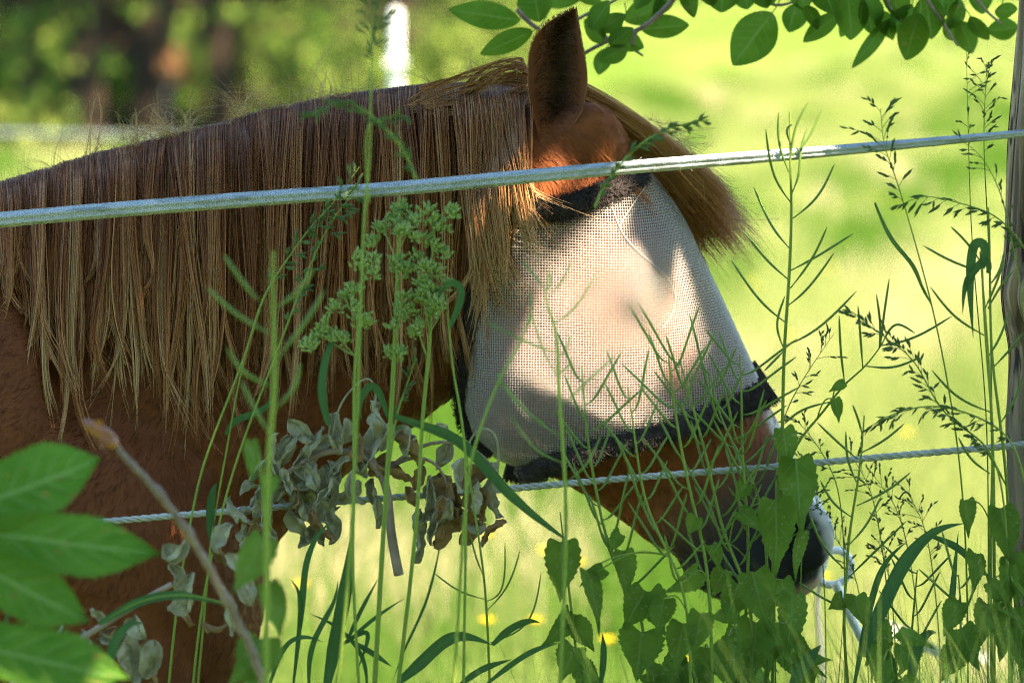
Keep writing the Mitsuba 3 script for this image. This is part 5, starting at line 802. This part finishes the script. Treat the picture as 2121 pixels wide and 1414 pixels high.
grass('broad pale blade arching over the smaller withered twig', -.50, [(210, 1290), (280, 1250), (340, 1234), (400, 1234), (470, 1250)], None, [([(205, 1292), (280, 1250), (340, 1234), (400, 1236), (470, 1254)], 20), ([(225, 1380), (240, 1330), (270, 1295), (300, 1290)], 26)], ground=False, r=.0008)
grass('thin bent grass below the chestnut leaf at lower left', -.55, [(-20, 1306), (40, 1325), (52, 1300), (58, 1290)], None, [([(20, 1400), (10, 1300), (22, 1255)], 12), ([(0, 1306), (30, 1316), (52, 1328)], 8)], ground=False, r=.0009)

for i in range(11):
    x = g.choice([g.uniform(1330, 1700), g.uniform(1330, 1700), g.uniform(1800, 2125)]); t0 = np.interp(x, [1330, 1500, 1650, 1750, 1900, 2121], [1330, 1290, 1300, 1330, 1270, 1190]) + g.uniform(-40, 70); yy = -.24 + g.normal(0, .09); ls = []
    for j in range(int(g.integers(5, 10))):
        bx, by, a, L = x + g.normal(0, 14), t0 + j * 22 + g.normal(0, 8), g.normal(1.4, .75), g.uniform(50, 105); ls.append((bx, by, bx + L * math.cos(a), by + L * math.sin(a), L * g.uniform(.45, .72), g.normal(0, .45)))
    right = x > 1760
    mustard('low leafy weed in the dim verge, right of the white rope' if right else 'low leafy weed crowding below the muzzle', yy, [(x + g.normal(0, 10), t0 - 20), (x, t0 + 60), (x + g.normal(0, 14), 1440)], (), ls, r=.0013, name='leafy_weed', group='leafy weeds right of the white rope' if right else 'leafy weeds below the muzzle')

# rough verge in front of and under the fence
g = np.random.default_rng(55)
n = 15000; x = np.where(g.uniform(size=n) < .6, g.uniform(-1.3, 1.3, n), g.uniform(.25, 1.2, n)); y = g.uniform(-1.0, .35, n); X0 = 1060.5 + x * 1060.5 / (TX * (y + 3.5)); top = np.interp(X0, [-300, 300, 600, 900, 1200, 1500, 1750, 2000, 2121, 2600], [1420, 1400, 1410, 1390, 1340, 1290, 1220, 1160, 1110, 1080]) + np.abs(g.normal(0, 125, n)) - 105; hz = P(X0, top, y)[:, 2] * g.uniform(.55, 1.0, n) ** .35
b0 = np.stack([x, y, x * 0 - .01], 1); a = g.uniform(0, 6.28, n); ln = hz * g.uniform(.05, .35, n); dd = np.stack([np.cos(a), np.sin(a) * .6, a * 0], 1) * ln[:, None]; s = np.linspace(0, 1, 7)[None, :, None]
cv = b0[:, None] + dd[:, None] * s ** 2 + np.array([0, 0, 1.0]) * hz[:, None, None] * (s - .18 * s ** 3 * g.uniform(0, 1, (n, 1, 1))); sd = np.stack([-np.sin(a), np.cos(a), a * 0], 1) * .5 + g.normal(0, .4, (n, 3)) * [1, 1, 0]; sd /= np.linalg.norm(sd, axis=1, keepdims=True)
w = g.uniform(.0016, .0048, n)[:, None, None] * (1 - s ** 2.2 * .96); v = np.stack([cv - sd[:, None] * w / 2, cv + sd[:, None] * w / 2], 2).reshape(n, 14, 3); i = np.arange(6)[:, None] * 2; f1_ = np.vstack([i + [[0, 1, 3]], i + [[0, 3, 2]]]); f = (f1_[None] + (np.arange(n) * 14)[:, None, None]).reshape(-1, 3)
t = g.uniform(0, 1, (n, 1)); c = np.array([.085, .19, .050]) * (1 - t) + np.array([.23, .33, .08]) * t; scene['verge_grass'] = mikit.ply((v.reshape(-1, 3), f), 'mat_thin_vc', color=np.repeat(c, 14, 0)); labels['verge_grass'] = {'label': 'rough shaded grass growing along the fence line', 'category': 'grass', 'kind': 'stuff'}

# trees added out of view behind and beside the camera to cut sky light
g = np.random.default_rng(66)
for i, (x, y, r, h) in enumerate([(-5.5, -8.0, 2.4, 7.0), (-1.2, -9.5, 2.6, 7.5), (3.2, -9.0, 2.5, 7.0), (7.2, -7.0, 2.4, 7.0)]):
    k = thing('added_shade_tree', 'unseen leafy tree added behind the viewpoint to block sky light', 'tree', 'added trees behind the viewpoint')
    part(k, 'trunk', tubes(sm([[x, y, -.1], [x + .1, y, 1.5], [x - .1, y + .1, 4], [x, y, h - 1]], 14), np.linspace(.22, .06, 14), 12), 'mat_bark')
    ms = [leaf_cloud((x + g.normal(0, .5), y + g.normal(0, .5), z), (r, r * .7, 1.2), 900, .24, g) for z in np.linspace(1.0, h, 9)]; m = cat([a for a, b in ms]); part(k, 'crown', m, 'mat_thin_vc', smooth=False, color=cloud_colour(sum(b for a, b in ms), (.04, .09, .015), (.07, .13, .022), g))
